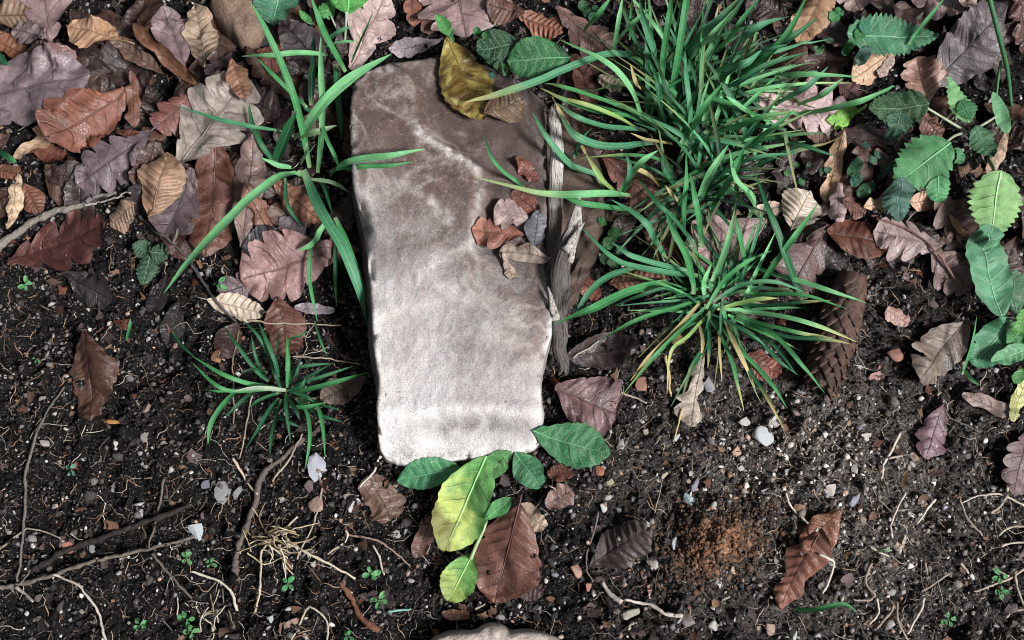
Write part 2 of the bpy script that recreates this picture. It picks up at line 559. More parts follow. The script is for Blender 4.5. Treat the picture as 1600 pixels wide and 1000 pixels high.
def stone_material():
    m = bpy.data.materials.new('sandstone'); t, ns, lk = nt(m)
    p = ns['Principled BSDF']
    tc = ns.new('ShaderNodeTexCoord'); vec = tc.outputs['Object']
    sep = ns.new('ShaderNodeSeparateXYZ'); lk.new(vec, sep.inputs[0])
    big = noise(ns, lk, vec, 14, 5, 0.6, 0.6)
    med = noise(ns, lk, vec, 55, 5, 0.7, 0.4)
    fin = noise(ns, lk, vec, 480, 4, 0.8)
    grn = noise(ns, lk, vec, 1100, 3, 0.8)
    pale = ramp(ns, lk, med, [(0.25, (0.46, 0.435, 0.43)), (0.5, (0.55, 0.53, 0.525)), (0.75, (0.70, 0.68, 0.67))])
    # soil stain at the upper end and painted light fall-off, with a ragged edge
    y = sep.outputs[1]; x = sep.outputs[0]
    s = mth(ns, lk, 'ADD', mth(ns, lk, 'MULTIPLY', y, 3.3), mth(ns, lk, 'MULTIPLY', x, 1.4))
    s = mth(ns, lk, 'ADD', s, mth(ns, lk, 'MULTIPLY', mth(ns, lk, 'SUBTRACT', big, 0.5), 1.0))
    s = mth(ns, lk, 'ADD', s, mth(ns, lk, 'MULTIPLY', mth(ns, lk, 'SUBTRACT', med, 0.5), 0.75))
    s = mth(ns, lk, 'ADD', s, mth(ns, lk, 'MULTIPLY', mth(ns, lk, 'SUBTRACT', fin, 0.5), 0.8))
    st = ramp(ns, lk, mth(ns, lk, 'ADD', s, 0.5, True), [(0.02, 0.0), (0.20, 0.26), (0.38, 0.60), (0.58, 0.90), (0.78, 1.0)])
    brown = ramp(ns, lk, med, [(0.25, (0.062, 0.041, 0.035)), (0.5, (0.102, 0.068, 0.059)), (0.75, (0.19, 0.134, 0.120))])
    c = mix(ns, lk, st, pale, brown)
    # pale mineral veins wandering aslant
    wv = noise(ns, lk, vec, 11, 4, 0.55, 0.9)
    vd = mth(ns, lk, 'ABSOLUTE', mth(ns, lk, 'SUBTRACT', wv, 0.53))
    bd = mth(ns, lk, 'MULTIPLY', ramp(ns, lk, vd, [(0.0, 0.34), (0.035, 0.0)]), ramp(ns, lk, med, [(0.38, 0.0), (0.6, 1.0)]))
    c = mix(ns, lk, bd, c, (0.62, 0.56, 0.51))
    fl = ramp(ns, lk, noise(ns, lk, vec, 170, 5, 0.8, 0.6), [(0.54, 0.0), (0.68, 0.5)])
    fl = mth(ns, lk, 'MULTIPLY', fl, mth(ns, lk, 'SUBTRACT', 1.0, mth(ns, lk, 'MULTIPLY', st, 0.55)))
    c = mix(ns, lk, fl, c, (0.60, 0.56, 0.54))
    # worn pale arrises, the top's pale vein, and light painted on the front face
    at = ns.new('ShaderNodeVertexColor'); at.layer_name = 'tint'
    s3 = ns.new('ShaderNodeSeparateColor'); lk.new(at.outputs['Color'], s3.inputs[0])
    vm = mth(ns, lk, 'MULTIPLY', s3.outputs[0], ramp(ns, lk, med, [(0.34, 0.25), (0.58, 1.0)]))
    c = mix(ns, lk, vm, c, mix(ns, lk, fin, (0.56, 0.51, 0.48), (0.90, 0.87, 0.85)))
    gm = mth(ns, lk, 'MULTIPLY', s3.outputs[1], ramp(ns, lk, fin, [(0.35, 0.3), (0.6, 1.0)]))  # dark shelf, plus a shade band painted below the crest
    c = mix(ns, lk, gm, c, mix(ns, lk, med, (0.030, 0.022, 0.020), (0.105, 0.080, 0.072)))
    fk = mth(ns, lk, 'MULTIPLY', s3.outputs[2], ramp(ns, lk, med, [(0.3, 1.0), (0.75, 0.55)]))  # left flank: brown soil stain with its shade painted in
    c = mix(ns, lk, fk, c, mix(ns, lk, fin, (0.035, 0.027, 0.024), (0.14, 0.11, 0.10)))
    # rusty flecks
    rs = ramp(ns, lk, noise(ns, lk, vec, 34, 5, 0.75, 1.2), [(0.60, 0.0), (0.74, 0.55)])
    c = mix(ns, lk, rs, c, mix(ns, lk, 1.0, c, (0.86, 0.66, 0.56), 'MULTIPLY'))
    c = mix(ns, lk, 1.0, c, ramp(ns, lk, fin, [(0.3, 0.72), (0.5, 1.0), (0.7, 1.2)]), 'MULTIPLY')
    c = mix(ns, lk, 1.0, c, ramp(ns, lk, grn, [(0.3, 0.62), (0.7, 1.32)]), 'MULTIPLY')
    pit = ramp(ns, lk, noise(ns, lk, vec, 260, 2, 0.5), [(0.72, 0.0), (0.76, 0.7)])
    c = mix(ns, lk, pit, c, (0.05, 0.04, 0.035))
    # earth still clinging to the flanks
    geo = ns.new('ShaderNodeNewGeometry'); sp2 = ns.new('ShaderNodeSeparateXYZ'); lk.new(geo.outputs['Position'], sp2.inputs[0])
    hz = mth(ns, lk, 'ADD', sp2.outputs[2], mth(ns, lk, 'MULTIPLY', mth(ns, lk, 'SUBTRACT', med, 0.5), 0.03))
    dirt = ramp(ns, lk, hz, [(0.006, 0.9), (0.022, 0.0)])
    c = mix(ns, lk, dirt, c, (0.05, 0.04, 0.034))
    lk.new(c, p.inputs['Base Color'])
    p.inputs['Roughness'].default_value = 0.82
    p.inputs['Specular IOR Level'].default_value = 0.25
    h = mth(ns, lk, 'ADD', mth(ns, lk, 'MULTIPLY', med, 1.0), mth(ns, lk, 'ADD', mth(ns, lk, 'MULTIPLY', fin, 0.5), mth(ns, lk, 'MULTIPLY', grn, 0.25)))
    lk.new(bump(ns, lk, h, 1.0, 0.0020), p.inputs['Normal'])
    MATS['sandstone'] = m


stone_material()


def wood_material():
    m = bpy.data.materials.new('weathered_wood'); t, ns, lk = nt(m)
    p = ns['Principled BSDF']
    tc = ns.new('ShaderNodeTexCoord')
    mp = ns.new('ShaderNodeMapping'); mp.inputs['Scale'].default_value = (9.0, 13, 1); lk.new(tc.outputs['UV'], mp.inputs['Vector'])
    a = noise(ns, lk, mp.outputs[0], 1.3, 6, 0.75, 0.25)
    b = noise(ns, lk, mp.outputs[0], 4.2, 5, 0.8, 0.2)
    g = noise(ns, lk, tc.outputs['Object'], 45, 4, 0.7)
    oi = ns.new('ShaderNodeObjectInfo')
    c = ramp(ns, lk, a, [(0.36, (0.010, 0.009, 0.009)), (0.43, (0.26, 0.235, 0.22)), (0.50, (0.56, 0.53, 0.50)), (0.75, (0.76, 0.73, 0.69))])
    c = mix(ns, lk, 1.0, c, ramp(ns, lk, b, [(0.3, 0.55), (0.7, 1.25)]), 'MULTIPLY')
    sep = ns.new('ShaderNodeSeparateXYZ'); lk.new(tc.outputs['UV'], sep.inputs[0])
    # damp, rotten lower end
    d = ramp(ns, lk, mth(ns, lk, 'ADD', sep.outputs[0], mth(ns, lk, 'ADD', mth(ns, lk, 'MULTIPLY', mth(ns, lk, 'SUBTRACT', g, 0.5), 0.8), mth(ns, lk, 'SUBTRACT', 0.5, oi.outputs['Alpha']))), [(0.40, 0.0), (0.60, 1.0)])
    c = mix(ns, lk, mth(ns, lk, 'MULTIPLY', d, 0.92), c, mix(ns, lk, 1.0, c, (0.16, 0.145, 0.15), 'MULTIPLY'))
    c = mix(ns, lk, 1.0, c, oi.outputs['Color'], 'MULTIPLY')
    lk.new(c, p.inputs['Base Color'])
    p.inputs['Roughness'].default_value = 0.8
    p.inputs['Specular IOR Level'].default_value = 0.2
    lk.new(bump(ns, lk, mth(ns, lk, 'ADD', a, mth(ns, lk, 'MULTIPLY', b, 0.6)), 1.0, 0.002), p.inputs['Normal'])
    MATS['weathered_wood'] = m


wood_material()

# ---------------------------------------------------------------- ground
def axis(lo, hi, step, far):
    core = np.arange(lo, hi, step)
    out = step * 1.35 ** np.arange(1, 36); out = np.cumsum(out); out = out[out < far]
    return np.concatenate([lo - out[::-1], core, core[-1] + out])


gx = axis(-0.50, 0.50, 0.0016, 40.0); gy = axis(-0.32, 0.36, 0.0016, 40.0)
X, Y = np.meshgrid(gx, gy)
Z = G_smooth(X, Y) + G_fine(X, Y)
ground = obj('ground', mk_mesh('ground', np.stack([X, Y, Z], -1).reshape(-1, 3), grid_faces(len(gy), len(gx))), MATS['soil'])
ground['kind'] = 'structure'


# ---------------------------------------------------------------- crumbs, grit, needles: nobody could count them
_phi = (1 + 5 ** 0.5) / 2
ICO_V = np.array([(-1, _phi, 0), (1, _phi, 0), (-1, -_phi, 0), (1, -_phi, 0), (0, -1, _phi), (0, 1, _phi), (0, -1, -_phi), (0, 1, -_phi), (_phi, 0, -1), (_phi, 0, 1), (-_phi, 0, -1), (-_phi, 0, 1)]) / math.hypot(1, _phi)
ICO_F = np.array([(0, 11, 5), (0, 5, 1), (0, 1, 7), (0, 7, 10), (0, 10, 11), (1, 5, 9), (5, 11, 4), (11, 10, 2), (10, 7, 6), (7, 1, 8), (3, 9, 4), (3, 4, 2), (3, 2, 6), (3, 6, 8), (3, 8, 9), (4, 9, 5), (2, 4, 11), (6, 2, 10), (8, 6, 7), (9, 8, 1)])


def blobs(C, R, colr, rng, flat=0.75, jag=0.42):
    n = len(C)
    q = rng.normal(size=(n, 3, 3)); q, _ = np.linalg.qr(q)
    sc = rng.uniform(0.45, 1.45, (n, 1, 3))
    v = ICO_V[None] * (1 + rng.uniform(-jag, jag, (n, 12, 1))) * sc
    v = np.einsum('nij,nkj->nki', q, v)
    v[..., 2] *= flat
    v = v * R[:, None, None] + C[:, None, :]
    F = (ICO_F[None] + 12 * np.arange(n)[:, None, None]).reshape(-1, 3)
    return v.reshape(-1, 3), F, np.repeat(colr, 12, axis=0)


def scatter(n, rng, lo=(-0.47, -0.30), hi=(0.47, 0.33)):
    return rng.uniform(lo[0], hi[0], n), rng.uniform(lo[1], hi[1], n)


def paleness(x, y):
    """how gravelly and pale the loam is: a bank in the lower right, thinning towards the corner"""
    p = W(1245, 735); q = W(1450, 860)
    n_ = 0.30 * pn(x * 26, y * 26, 15)
    a_ = np.clip(1.15 - np.hypot((x - p[0]) / 0.12, (y - p[1]) / 0.065) + n_, 0, 1)
    b_ = 0.42 * np.clip(1.2 - np.hypot((x - q[0]) / 0.17, (y - q[1]) / 0.12) + n_, 0, 1)
    return np.maximum(a_, b_)


r1 = np.random.default_rng(21)
cx_, cy_ = scatter(56000, r1)
rad = 0.0006 + 0.0017 * r1.random(len(cx_)) ** 2.2 + 0.0024 * r1.random(len(cx_)) * (r1.random(len(cx_)) > 0.965)
keepp = pn(cx_ * 40, cy_ * 40, 11) + r1.random(len(cx_)) * 1.2 > 0.1
cx_, cy_, rad = cx_[keepp], cy_[keepp], rad[keepp]
cz_ = G_smooth(cx_, cy_) + G_fine(cx_, cy_) + rad * r1.uniform(-0.1, 0.7, len(rad))
# thinner spread beyond the picture's edge
ox, oy = r1.uniform(-0.95, 0.95, 9000), r1.uniform(-0.75, 0.75, 9000)
out_ = (np.abs(ox) > 0.46) | (oy < -0.29) | (oy > 0.32)
ox, oy = ox[out_], oy[out_]; orad = 0.0008 + 0.0030 * r1.random(len(ox)) ** 2
cx_ = np.concatenate([cx_, ox]); cy_ = np.concatenate([cy_, oy]); rad = np.concatenate([rad, orad]); cz_ = np.concatenate([cz_, G_smooth(ox, oy) + G_fine(ox, oy) + orad * 0.3])
tone = np.clip(0.75 * r1.random(len(rad)) + 0.55 * pn(cx_ * 38, cy_ * 38, 13) + 0.25 * pn(cx_ * 110, cy_ * 110, 14), 0, 1)
pal = paleness(cx_, cy_)
brn = np.array([[0.004, 0.0036, 0.0035]]) + tone[:, None] ** 2.4 * np.array([[0.17, 0.156, 0.15]])
chalky = r1.random(len(rad)) < 0.085
brn[chalky] += r1.uniform(0.08, 0.34, (int(chalky.sum()), 1)) * np.array([[1.0, 0.97, 0.95]])
rusty = (r1.random(len(rad)) < 0.10) & (rad < 0.0018)
brn[rusty] *= np.array([1.5, 0.95, 0.7])
brn = (brn + 0.34 * pal[:, None] * np.array([[1.0, 0.86, 0.74]]) * r1.random((len(rad), 1)) ** 2) * (1 + 2.2 * pal[:, None] * r1.random((len(rad), 1)))
V, F, C = blobs(np.stack([cx_, cy_, cz_], -1), rad, brn, r1)
o = obj('soil_crumbs', mk_mesh('soil_crumbs', V, F, col=C, smooth=False), MATS['soil_crumb'])
tag(o, 'dark crumbs of damp earth covering the bare ground', 'soil', kind='stuff')
OCT_V = np.array([(1, 0, 0), (-1, 0, 0), (0, 1, 0), (0, -1, 0), (0, 0, 1), (0, 0, -1)], float)
OCT_F = np.array([(0, 2, 4), (2, 1, 4), (1, 3, 4), (3, 0, 4), (2, 0, 5), (1, 2, 5), (3, 1, 5), (0, 3, 5)])
cx_, cy_ = scatter(105000, r1)
clot = pn(cx_ * 55, cy_ * 55, 18) + 0.6 * pn(cx_ * 150, cy_ * 150, 19)
kp = (clot + r1.random(len(cx_)) * 0.9 > 0.25) & ((cy_ < 0.10) | (r1.random(len(cx_)) < 0.45))
cx_, cy_, clot = cx_[kp], cy_[kp], clot[kp]
ng = len(cx_)
rad = 0.00035 + 0.0006 * r1.random(ng) ** 1.6
cz_ = G_smooth(cx_, cy_) + G_fine(cx_, cy_) + rad * r1.uniform(0, 1.2, ng)
tone = np.clip(1.9 * r1.random(ng) ** 3.2 * (0.55 + 0.6 * np.clip(clot, -0.4, 1)), 0, 1)
gc = np.array([[0.0045, 0.0040, 0.0039]]) + tone[:, None] * np.array([[0.16, 0.148, 0.143]]) + 0.34 * paleness(cx_, cy_)[:, None] * r1.random((ng, 1)) * np.array([[1.0, 0.88, 0.78]])
v = OCT_V[None] * (1 + r1.uniform(-0.45, 0.45, (ng, 6, 1))) + r1.uniform(-0.25, 0.25, (ng, 6, 3))
v = v * rad[:, None, None] + np.stack([cx_, cy_, cz_], -1)[:, None, :]
F = (OCT_F[None] + 6 * np.arange(ng)[:, None, None]).reshape(-1, 3)
o = obj('fine_soil', mk_mesh('fine_soil', v.reshape(-1, 3), F, col=np.repeat(gc, 6, axis=0), smooth=False), MATS['soil_crumb'])
tag(o, 'fine grey granules clotted over the damp dark soil', 'soil', kind='stuff')

ng = 9500
cx_, cy_ = scatter(ng, r1)
kp = r1.random(ng) < 0.14 + 0.95 * paleness(cx_, cy_) + 0.12 * (cy_ < 0)
cx_, cy_ = cx_[kp], cy_[kp]; ng = len(cx_)
rad = 0.0007 + 0.0016 * r1.random(ng) ** 2.5
cz_ = G_smooth(cx_, cy_) + G_fine(cx_, cy_) + rad * 0.6
gcol = np.array([(0.62, 0.60, 0.57), (0.42, 0.36, 0.31), (0.50, 0.34, 0.25), (0.36, 0.36, 0.40), (0.72, 0.69, 0.64), (0.3, 0.22, 0.18)])[r1.integers(0, 6, ng)] * r1.uniform(0.35, 0.95, (ng, 1))
V, F, C = blobs(np.stack([cx_, cy_, cz_], -1), rad, gcol, r1, 0.8, 0.40)
o = obj('pale_grit', mk_mesh('pale_grit', V, F, col=C, smooth=False), MATS['soil_crumb'])
tag(o, 'pale sandy grit and tiny stones mixed into the dark soil', 'grit', kind='stuff')


def fibres(n, rng, lmin, lmax, rmin, rmax, cols, curve, sel=None):
    x, y = scatter(n, rng)
    if sel is not None:
        k = sel(x, y, rng); x, y = x[k], y[k]
    n = len(x)
    a = rng.uniform(0, 2 * math.pi, n); L = rng.uniform(lmin, lmax, n) * rng.uniform(0.5, 1, n)
    m = 6
    t = np.linspace(-0.5, 0.5, m)
    cv = rng.normal(0, curve, n); s2 = rng.normal(0, curve * 0.5, n)
    u = t[None] * L[:, None]
    w = (cv[:, None] * (t[None] ** 2 - 0.08) + s2[:, None] * np.sin(t[None] * 9)) * L[:, None]
    px = x[:, None] + u * np.cos(a)[:, None] - w * np.sin(a)[:, None]
    py = y[:, None] + u * np.sin(a)[:, None] + w * np.cos(a)[:, None]
    R = rng.uniform(rmin, rmax, n)
    z = G_smooth(px, py) + G_fine(px, py)
    z = 0.45 * z + 0.55 * z.max(1, keepdims=True) + R[:, None] * 1.2 + rng.uniform(0, 0.0015, (n, 1)) + rng.normal(0, 0.12, (n, 1)) * u
    P = np.stack([px, py, z], -1)
    T = np.stack([-np.sin(a), np.cos(a), 0 * a], -1)
    up = np.array([0, 0, 1.0])
    prof = np.array([0.6, 1, 1, 1, 0.9, 0.5])
    sides = []
    for k in range(4):
        th = k * math.pi / 2
        sides.append(P + (R[:, None] * prof[None])[..., None] * (math.cos(th) * T[:, None, :] + math.sin(th) * up))
    Vv = np.stack(sides, 2)                       # n, m, 4, 3
    F = grid_faces(m, 4, True)
    F = (F[None] + (m * 4) * np.arange(n)[:, None, None]).reshape(-1, 4)
    c = np.array(cols)[rng.integers(0, len(cols), n)] * rng.uniform(0.55, 1.1, (n, 1))
    return Vv.reshape(-1, 3), F, np.repeat(c, m * 4, axis=0)


V, F, C = fibres(3600, r1, 0.006, 0.018, 0.00024, 0.00048, [(0.22, 0.13, 0.085), (0.10, 0.06, 0.045), (0.32, 0.22, 0.15), (0.05, 0.035, 0.03), (0.28, 0.23, 0.19)], 0.12,
                 lambda x, y, r: r.random(len(x)) < np.where(y < 0.06, 0.95, 0.5))
o = obj('fallen_needles', mk_mesh('fallen_needles', V, F, col=C), MATS['litter_bit'])
tag(o, 'short brown conifer needles strewn over the soil', 'needles', kind='stuff')
V, F, C = fibres(3600, r1, 0.008, 0.040, 0.00010, 0.00030, [(0.50, 0.44, 0.36), (0.36, 0.30, 0.25), (0.62, 0.56, 0.47), (0.22, 0.18, 0.15), (0.14, 0.11, 0.09)], 0.17,
                 lambda x, y, r: r.random(len(x)) < np.where(y < 0.0, 0.40, 0.10) + 0.55 * np.clip(1 - np.hypot(x - 0.33, y + 0.20) / 0.16, 0, 1))
o = obj('fine_rootlets', mk_mesh('fine_rootlets', V, F, col=C), MATS['litter_bit'])
tag(o, 'thin pale rootlets and straw fibres tangled on the soil', 'rootlets', kind='stuff')


def flakes(n, rng, smin, smax, cols, sel):
    x, y = scatter(n, rng)
    kp = sel(x, y, rng); x, y = x[kp], y[kp]; n = len(x)
    s = smin + (smax - smin) * rng.random(n) ** 2.2
    g = np.array([(i, j) for i in (-1, 0, 1) for j in (-1, 0, 1)], float)
    L = g[None] * (1 + rng.uniform(-0.42, 0.42, (n, 9, 2))) * s[:, None, None] * np.stack([rng.uniform(0.7, 1.3, n), rng.uniform(0.4, 1.0, n)], -1)[:, None, :]
    zc = rng.normal(0, 0.35, (n, 1)) * (g[None, :, 0] ** 2) * s[:, None] + rng.normal(0, 0.3, (n, 1)) * (g[None, :, 1] ** 2) * s[:, None] + rng.normal(0, 0.14, (n, 9)) * s[:, None]
    a = rng.uniform(0, 6.28, n); tx = rng.normal(0, 0.3, n); ty = rng.normal(0, 0.3, n)
    zc = zc + L[..., 0] * tx[:, None] + L[..., 1] * ty[:, None]
    X = x[:, None] + L[..., 0] * np.cos(a)[:, None] - L[..., 1] * np.sin(a)[:, None]
    Yv = y[:, None] + L[..., 0] * np.sin(a)[:, None] + L[..., 1] * np.cos(a)[:, None]
    z0 = G_smooth(x, y) + G_fine(x, y) + 0.0012 + 0.25 * s
    V = np.stack([X, Yv, z0[:, None] + zc], -1).reshape(-1, 3)
    f = grid_faces(3, 3)
    F = (f[None] + 9 * np.arange(n)[:, None, None]).reshape(-1, 4)
    c = np.array([lin(q_) for q_ in cols])[rng.integers(0, len(cols), n)] * rng.uniform(0.5, 1.1, (n, 1))
    return V, F, np.repeat(c, 9, axis=0)


V, F, C = flakes(6000, r1, 0.0010, 0.0046, [(96, 70, 58), (60, 46, 42), (130, 96, 76), (48, 40, 40), (110, 92, 92), (80, 66, 66), (150, 120, 96), (112, 66, 50), (40, 34, 34), (40, 34, 34)],
                 lambda x, y, r: r.random(len(x)) < np.where(y > 0.03, 0.9, 0.38))
o = obj('leaf_fragments', mk_mesh('leaf_fragments', V, F, col=C), MATS['litter_bit'])
tag(o, 'tiny broken bits of dead leaf mixed into the soil', 'litter', kind='stuff')

# ---------------------------------------------------------------- leaves
def widths(kind, t, rng, lobes=None, depth=None):
    """half widths to the left and right of the midrib, and forward slant of the side veins"""
    if kind == 'oak':
        n = lobes or rng.choice([3, 4, 4, 5])
        d = depth if depth is not None else rng.uniform(0.42, 0.58)
        d = min(0.66, d * 1.35)
        env = np.sin(math.pi * np.clip(t, 0, 1) ** 1.22) ** 0.72
        env = np.maximum(env, 0.10 * (1 - t))
        env[-1] = 0.03
        out = []
        for sd in range(2):
            ph = rng.uniform(-0.12, 0.12) + 0.18 * sd
            x = n * t + ph + 0.22 * pn(t * 3.1, 0 * t + sd * 3.3, int(rng.integers(900)))
            f_ = x - np.floor(x)
            lob = np.sqrt(np.clip(1 - (2 * f_ - 1) ** 2, 0, 1)) ** 0.85
            idx = np.floor(x).astype(int)
            amp = rng.uniform(0.75, 1.18, n + 4)[np.clip(idx + 1, 0, n + 3)]
            fade = sst(0.0, 0.25, t) * (1 - 0.55 * sst(0.86, 1.0, t))
            dd = d * fade
            w = env * ((1 - dd) + dd * lob * amp)
            w *= 1 + 0.06 * pn(t * 18, 0 * t + sd * 5.1, int(rng.integers(900)))
            out.append(w)
        return out[0], out[1], 0.42
    if kind == 'beech':
        env = np.sin(math.pi * np.clip(t, 0, 1) ** 0.92) ** 0.80
        w = [env * (1 + 0.035 * np.sin(t * 2 * math.pi * 9 + rng.uniform(0, 6)) + 0.05 * pn(t * 6, 0 * t, int(rng.integers(900)))) for _ in range(2)]
        return w[0], w[1], 0.45
    if kind == 'dock':
        env = np.sin(math.pi * np.clip(t, 0, 1) ** 0.86) ** 0.62
        w = [env * (1 + 0.05 * pn(t * 5, 0 * t, int(rng.integers(900))) + 0.02 * np.sin(t * 60 + rng.uniform(0, 6))) for _ in range(2)]
        return w[0], w[1], 0.40
    if kind == 'narrow':
        env = np.sin(math.pi * np.clip(t, 0, 1) ** 1.0) ** 0.55
        w = [env * (1 + 0.10 * pn(t * 5, 0 * t, int(rng.integers(900)))) for _ in range(2)]
        return w[0], w[1], 0.30
    if kind == 'nettle':
        n = lobes or 9
        env = np.clip(np.sin(math.pi * np.clip(t * 0.985 + 0.015, 0, 1) ** 0.66), 0, 1) ** 0.72
        out = []
        for sd in range(2):
            x = n * t + 0.2 * sd
            saw = 1 - np.abs((x % 1.0) - 0.35) / 0.65
            w = env * (1 - 0.24 + 0.24 * np.clip(saw, 0, 1) * rng.uniform(0.8, 1.1))
            out.append(w)
        return out[0], out[1], 0.30
    # torn scrap: ragged outline
    env = np.sin(math.pi * np.clip(t * 0.92 + 0.04, 0, 1)) ** 0.45
    w = [env * (1 + 0.28 * pn(t * 4, 0 * t, int(rng.integers(900))) + 0.13 * pn(t * 13, 0 * t, int(rng.integers(900)))) for _ in range(2)]
    return w[0], w[1], 0.2


LEAF_N = [0]
ANCHORS = []
SUNK = []
NAMES = {'oak': 'oak_leaf', 'beech': 'beech_leaf', 'scrap': 'leaf_scrap', 'narrow': 'curled_leaf'}
GROUPS = {'oak': 'fallen oak leaves', 'beech': 'fallen beech leaves', 'scrap': 'torn scraps of dead leaf', 'narrow': 'rolled up dead leaves'}


def leaf(kind, b, t, w, colr, label=None, parent=None, cw=0.25, cl=0.15, wr=1.0, fold=0.0, roll=0.0, pitch=0.0, bend=0.0, q=0.8,
         lift=0.0, hz=None, lobes=None, depth=None, tear=0.0, rib=True, wet=False, yellow=0.0, petiole=0.0, pleat=None, name=None, mat=None, k=0.85, seed=None, fit=0.8, crump=1.0):
    LEAF_N[0] += 1
    if parent is not None:
        wr, k, crump = wr * 1.4, k * 1.1, crump * 0.45
    rng = np.random.default_rng(1000 + (seed if seed is not None else LEAF_N[0]))
    mx, my = (b[0] + t[0]) / 2, (b[1] + t[1]) / 2
    m0 = W(mx, my, 0)
    z0 = float(G_smooth(m0[0], m0[1])) + hz if hz is not None else float(s_get(m0[0], m0[1]))
    A = W(b[0], b[1], z0); B = W(t[0], t[1], z0)
    sc = np.linalg.norm(W(mx + 1, my, z0) - W(mx, my, z0))
    L = np.linalg.norm(B - A); WD = w * sc
    Lp = math.hypot(t[0] - b[0], t[1] - b[1])
    n_t = int(np.clip(Lp / 1.3, 18, 120)); n_s = int(np.clip(w / 4.5, 5, 23)) | 1
    tt = np.linspace(0, 1, n_t); ss = np.linspace(-1, 1, n_s)
    wl, wr_, slant = widths(kind, tt, rng, lobes, depth)
    T_, S_ = np.meshgrid(tt, ss, indexing='ij')
    hw = np.where(S_ < 0, wl[:, None], wr_[:, None])
    y = S_ * hw
    x = T_ + slant * np.abs(y) * 0.55 * (WD / L) * (1 - 0.5 * T_)
    # relief before bending, in metres
    ax, ay = T_ * L, y * WD / 2
    sd = int(rng.integers(900))
    z = 0.0012 * wr * pn(ax * 45, ay * 45, sd) + 0.0005 * wr * pn(ax * 140, ay * 140, sd + 1)
    big_ = 1.15 * min(1.0, WD / 0.03) * (0.6 + 0.5 * wr) * crump
    z += 0.0052 * big_ * pn(ax * 20, ay * 20, sd + 7) + 0.0024 * big_ * pn(ax * 48, ay * 48, sd + 8)
    z += 0.0050 * big_ * S_ ** 2 * pn(T_ * 3.0, np.sign(S_) * 4.2, sd + 9)
    z += 0.0016 * wr * np.abs(S_) ** 3 * pn(ax * 90, ay * 60, sd + 2)
    pl = pleat if pleat is not None else {'beech': 0.00045, 'oak': 0.00022, 'dock': 0.00022, 'nettle': 0.0003}.get(kind, 0.0003)
    nv = {'oak': 5, 'beech': 9, 'dock': 7, 'nettle': 6}.get(kind, 6)
    z += pl * np.cos(2 * math.pi * (nv * T_ + 0.37 * (S_ > 0))) * np.sin(math.pi * np.clip(np.abs(S_), 0, 1)) * -1
    z += fold * np.abs(ay)
    z -= 0.0006 * np.exp(-(S_ / 0.12) ** 2)
    # bend across
    ang = cw * (0.75 + 0.5 * np.clip(0.5 + pn(tt * 3, 0 * tt, sd + 3), 0, 1))[:, None]
    th = S_ * np.abs(hw) / max(1e-6, hw.max()) * ang
    R = (WD / 2) / np.where(np.abs(ang) < 1e-4, 1e-4, ang)
    y2 = R * np.sin(th) - z * np.sin(th)
    z2 = R * (1 - np.cos(th)) + z * np.cos(th)
    # bend along
    cl_ = cl if abs(cl) > 1e-4 else 1e-4
    ph = (x - 0.5) * 2 * cl_
    Rl = (L / 2) / cl_
    x2 = Rl * np.sin(ph) - z2 * np.sin(ph)
    z3 = Rl * (1 - np.cos(ph)) + z2 * np.cos(ph)
    y2 = y2 + bend * L * 4 * (T_ * (1 - T_))
    x2 = (x2 - x2.min()) / (np.ptp(x2) + 1e-9) * L - L / 2
    y2 = y2 / (np.ptp(y2 - bend * L * 4 * (T_ * (1 - T_))) + 1e-9) * WD if bend == 0 else y2 * (WD / (np.ptp(R * np.sin(th)) + 1e-9))
    # tilt
    if parent is None and not roll and not pitch:
        roll, pitch = rng.normal(0, 0.16), rng.normal(0, 0.12)
    if roll:
        y2, z3 = y2 * math.cos(roll), z3 * math.cos(roll) + y2 * math.sin(roll)
        y2 = y2 / (np.ptp(y2) + 1e-9) * WD if bend == 0 else y2
    if pitch:
        z3 = z3 + x2 * math.tan(pitch)
    d = (B - A)[:2] / L; nrm = np.array([-d[1], d[0]])
    c = (A + B) / 2
    wx = c[0] + x2 * d[0] + y2 * nrm[0]; wy = c[1] + x2 * d[1] + y2 * nrm[1]
    S = s_get(wx, wy)
    if hz is not None:
        zz = z0 + z3 - np.median(z3) + lift
    else:
        M = np.stack([wx.ravel(), wy.ravel(), np.ones(wx.size)], -1)
        co, *_ = np.linalg.lstsq(M, S.ravel(), rcond=None)
        plane = (M @ co).reshape(wx.shape)
        plane = fit * plane + (1 - fit) * plane.mean()
        off = np.quantile(S - plane - z3, q)
        zz = plane + z3 + off + lift
    dl = np.maximum(0, S + 0.0004 - zz)
    if dl.max() > 0:
        for _ in range(2):
            pd = np.pad(dl, 1, mode='edge')
            bl = (pd[:-2, 1:-1] + pd[2:, 1:-1] + pd[1:-1, :-2] + pd[1:-1, 2:] + 2 * dl) / 6
            dl = np.maximum(dl * 0.85, bl)
        zz = zz + dl
    P = np.stack([wx, wy, zz], -1)
    F = grid_faces(n_t, n_s)
    if tear > 0:
        hole = pn(ax * 75, ay * 75, sd + 5) + 0.55 * np.abs(S_) ** 2 + 0.25 * np.abs(T_ - 0.5) - (1.05 - tear)
        bad = (hole > 0).ravel()[F].all(axis=1)
        F = F[~bad]
    s_put(wx.ravel(), wy.ravel(), zz.ravel())
    org = c.copy(); org[2] = float(zz.mean())
    if parent is not None:
        po = np.array(parent.location)
    else:
        po = org
    me = mk_mesh(name or 'leaf', P.reshape(-1, 3) - po, F, uv=np.stack([T_, S_], -1).reshape(-1, 2))
    if mat is None:
        mat = 'leaf_wet' if wet else {'beech': 'beech_leaf_dry', 'dock': 'dock_leaf', 'nettle': 'nettle_leaf'}.get(kind, 'oak_leaf_dry')
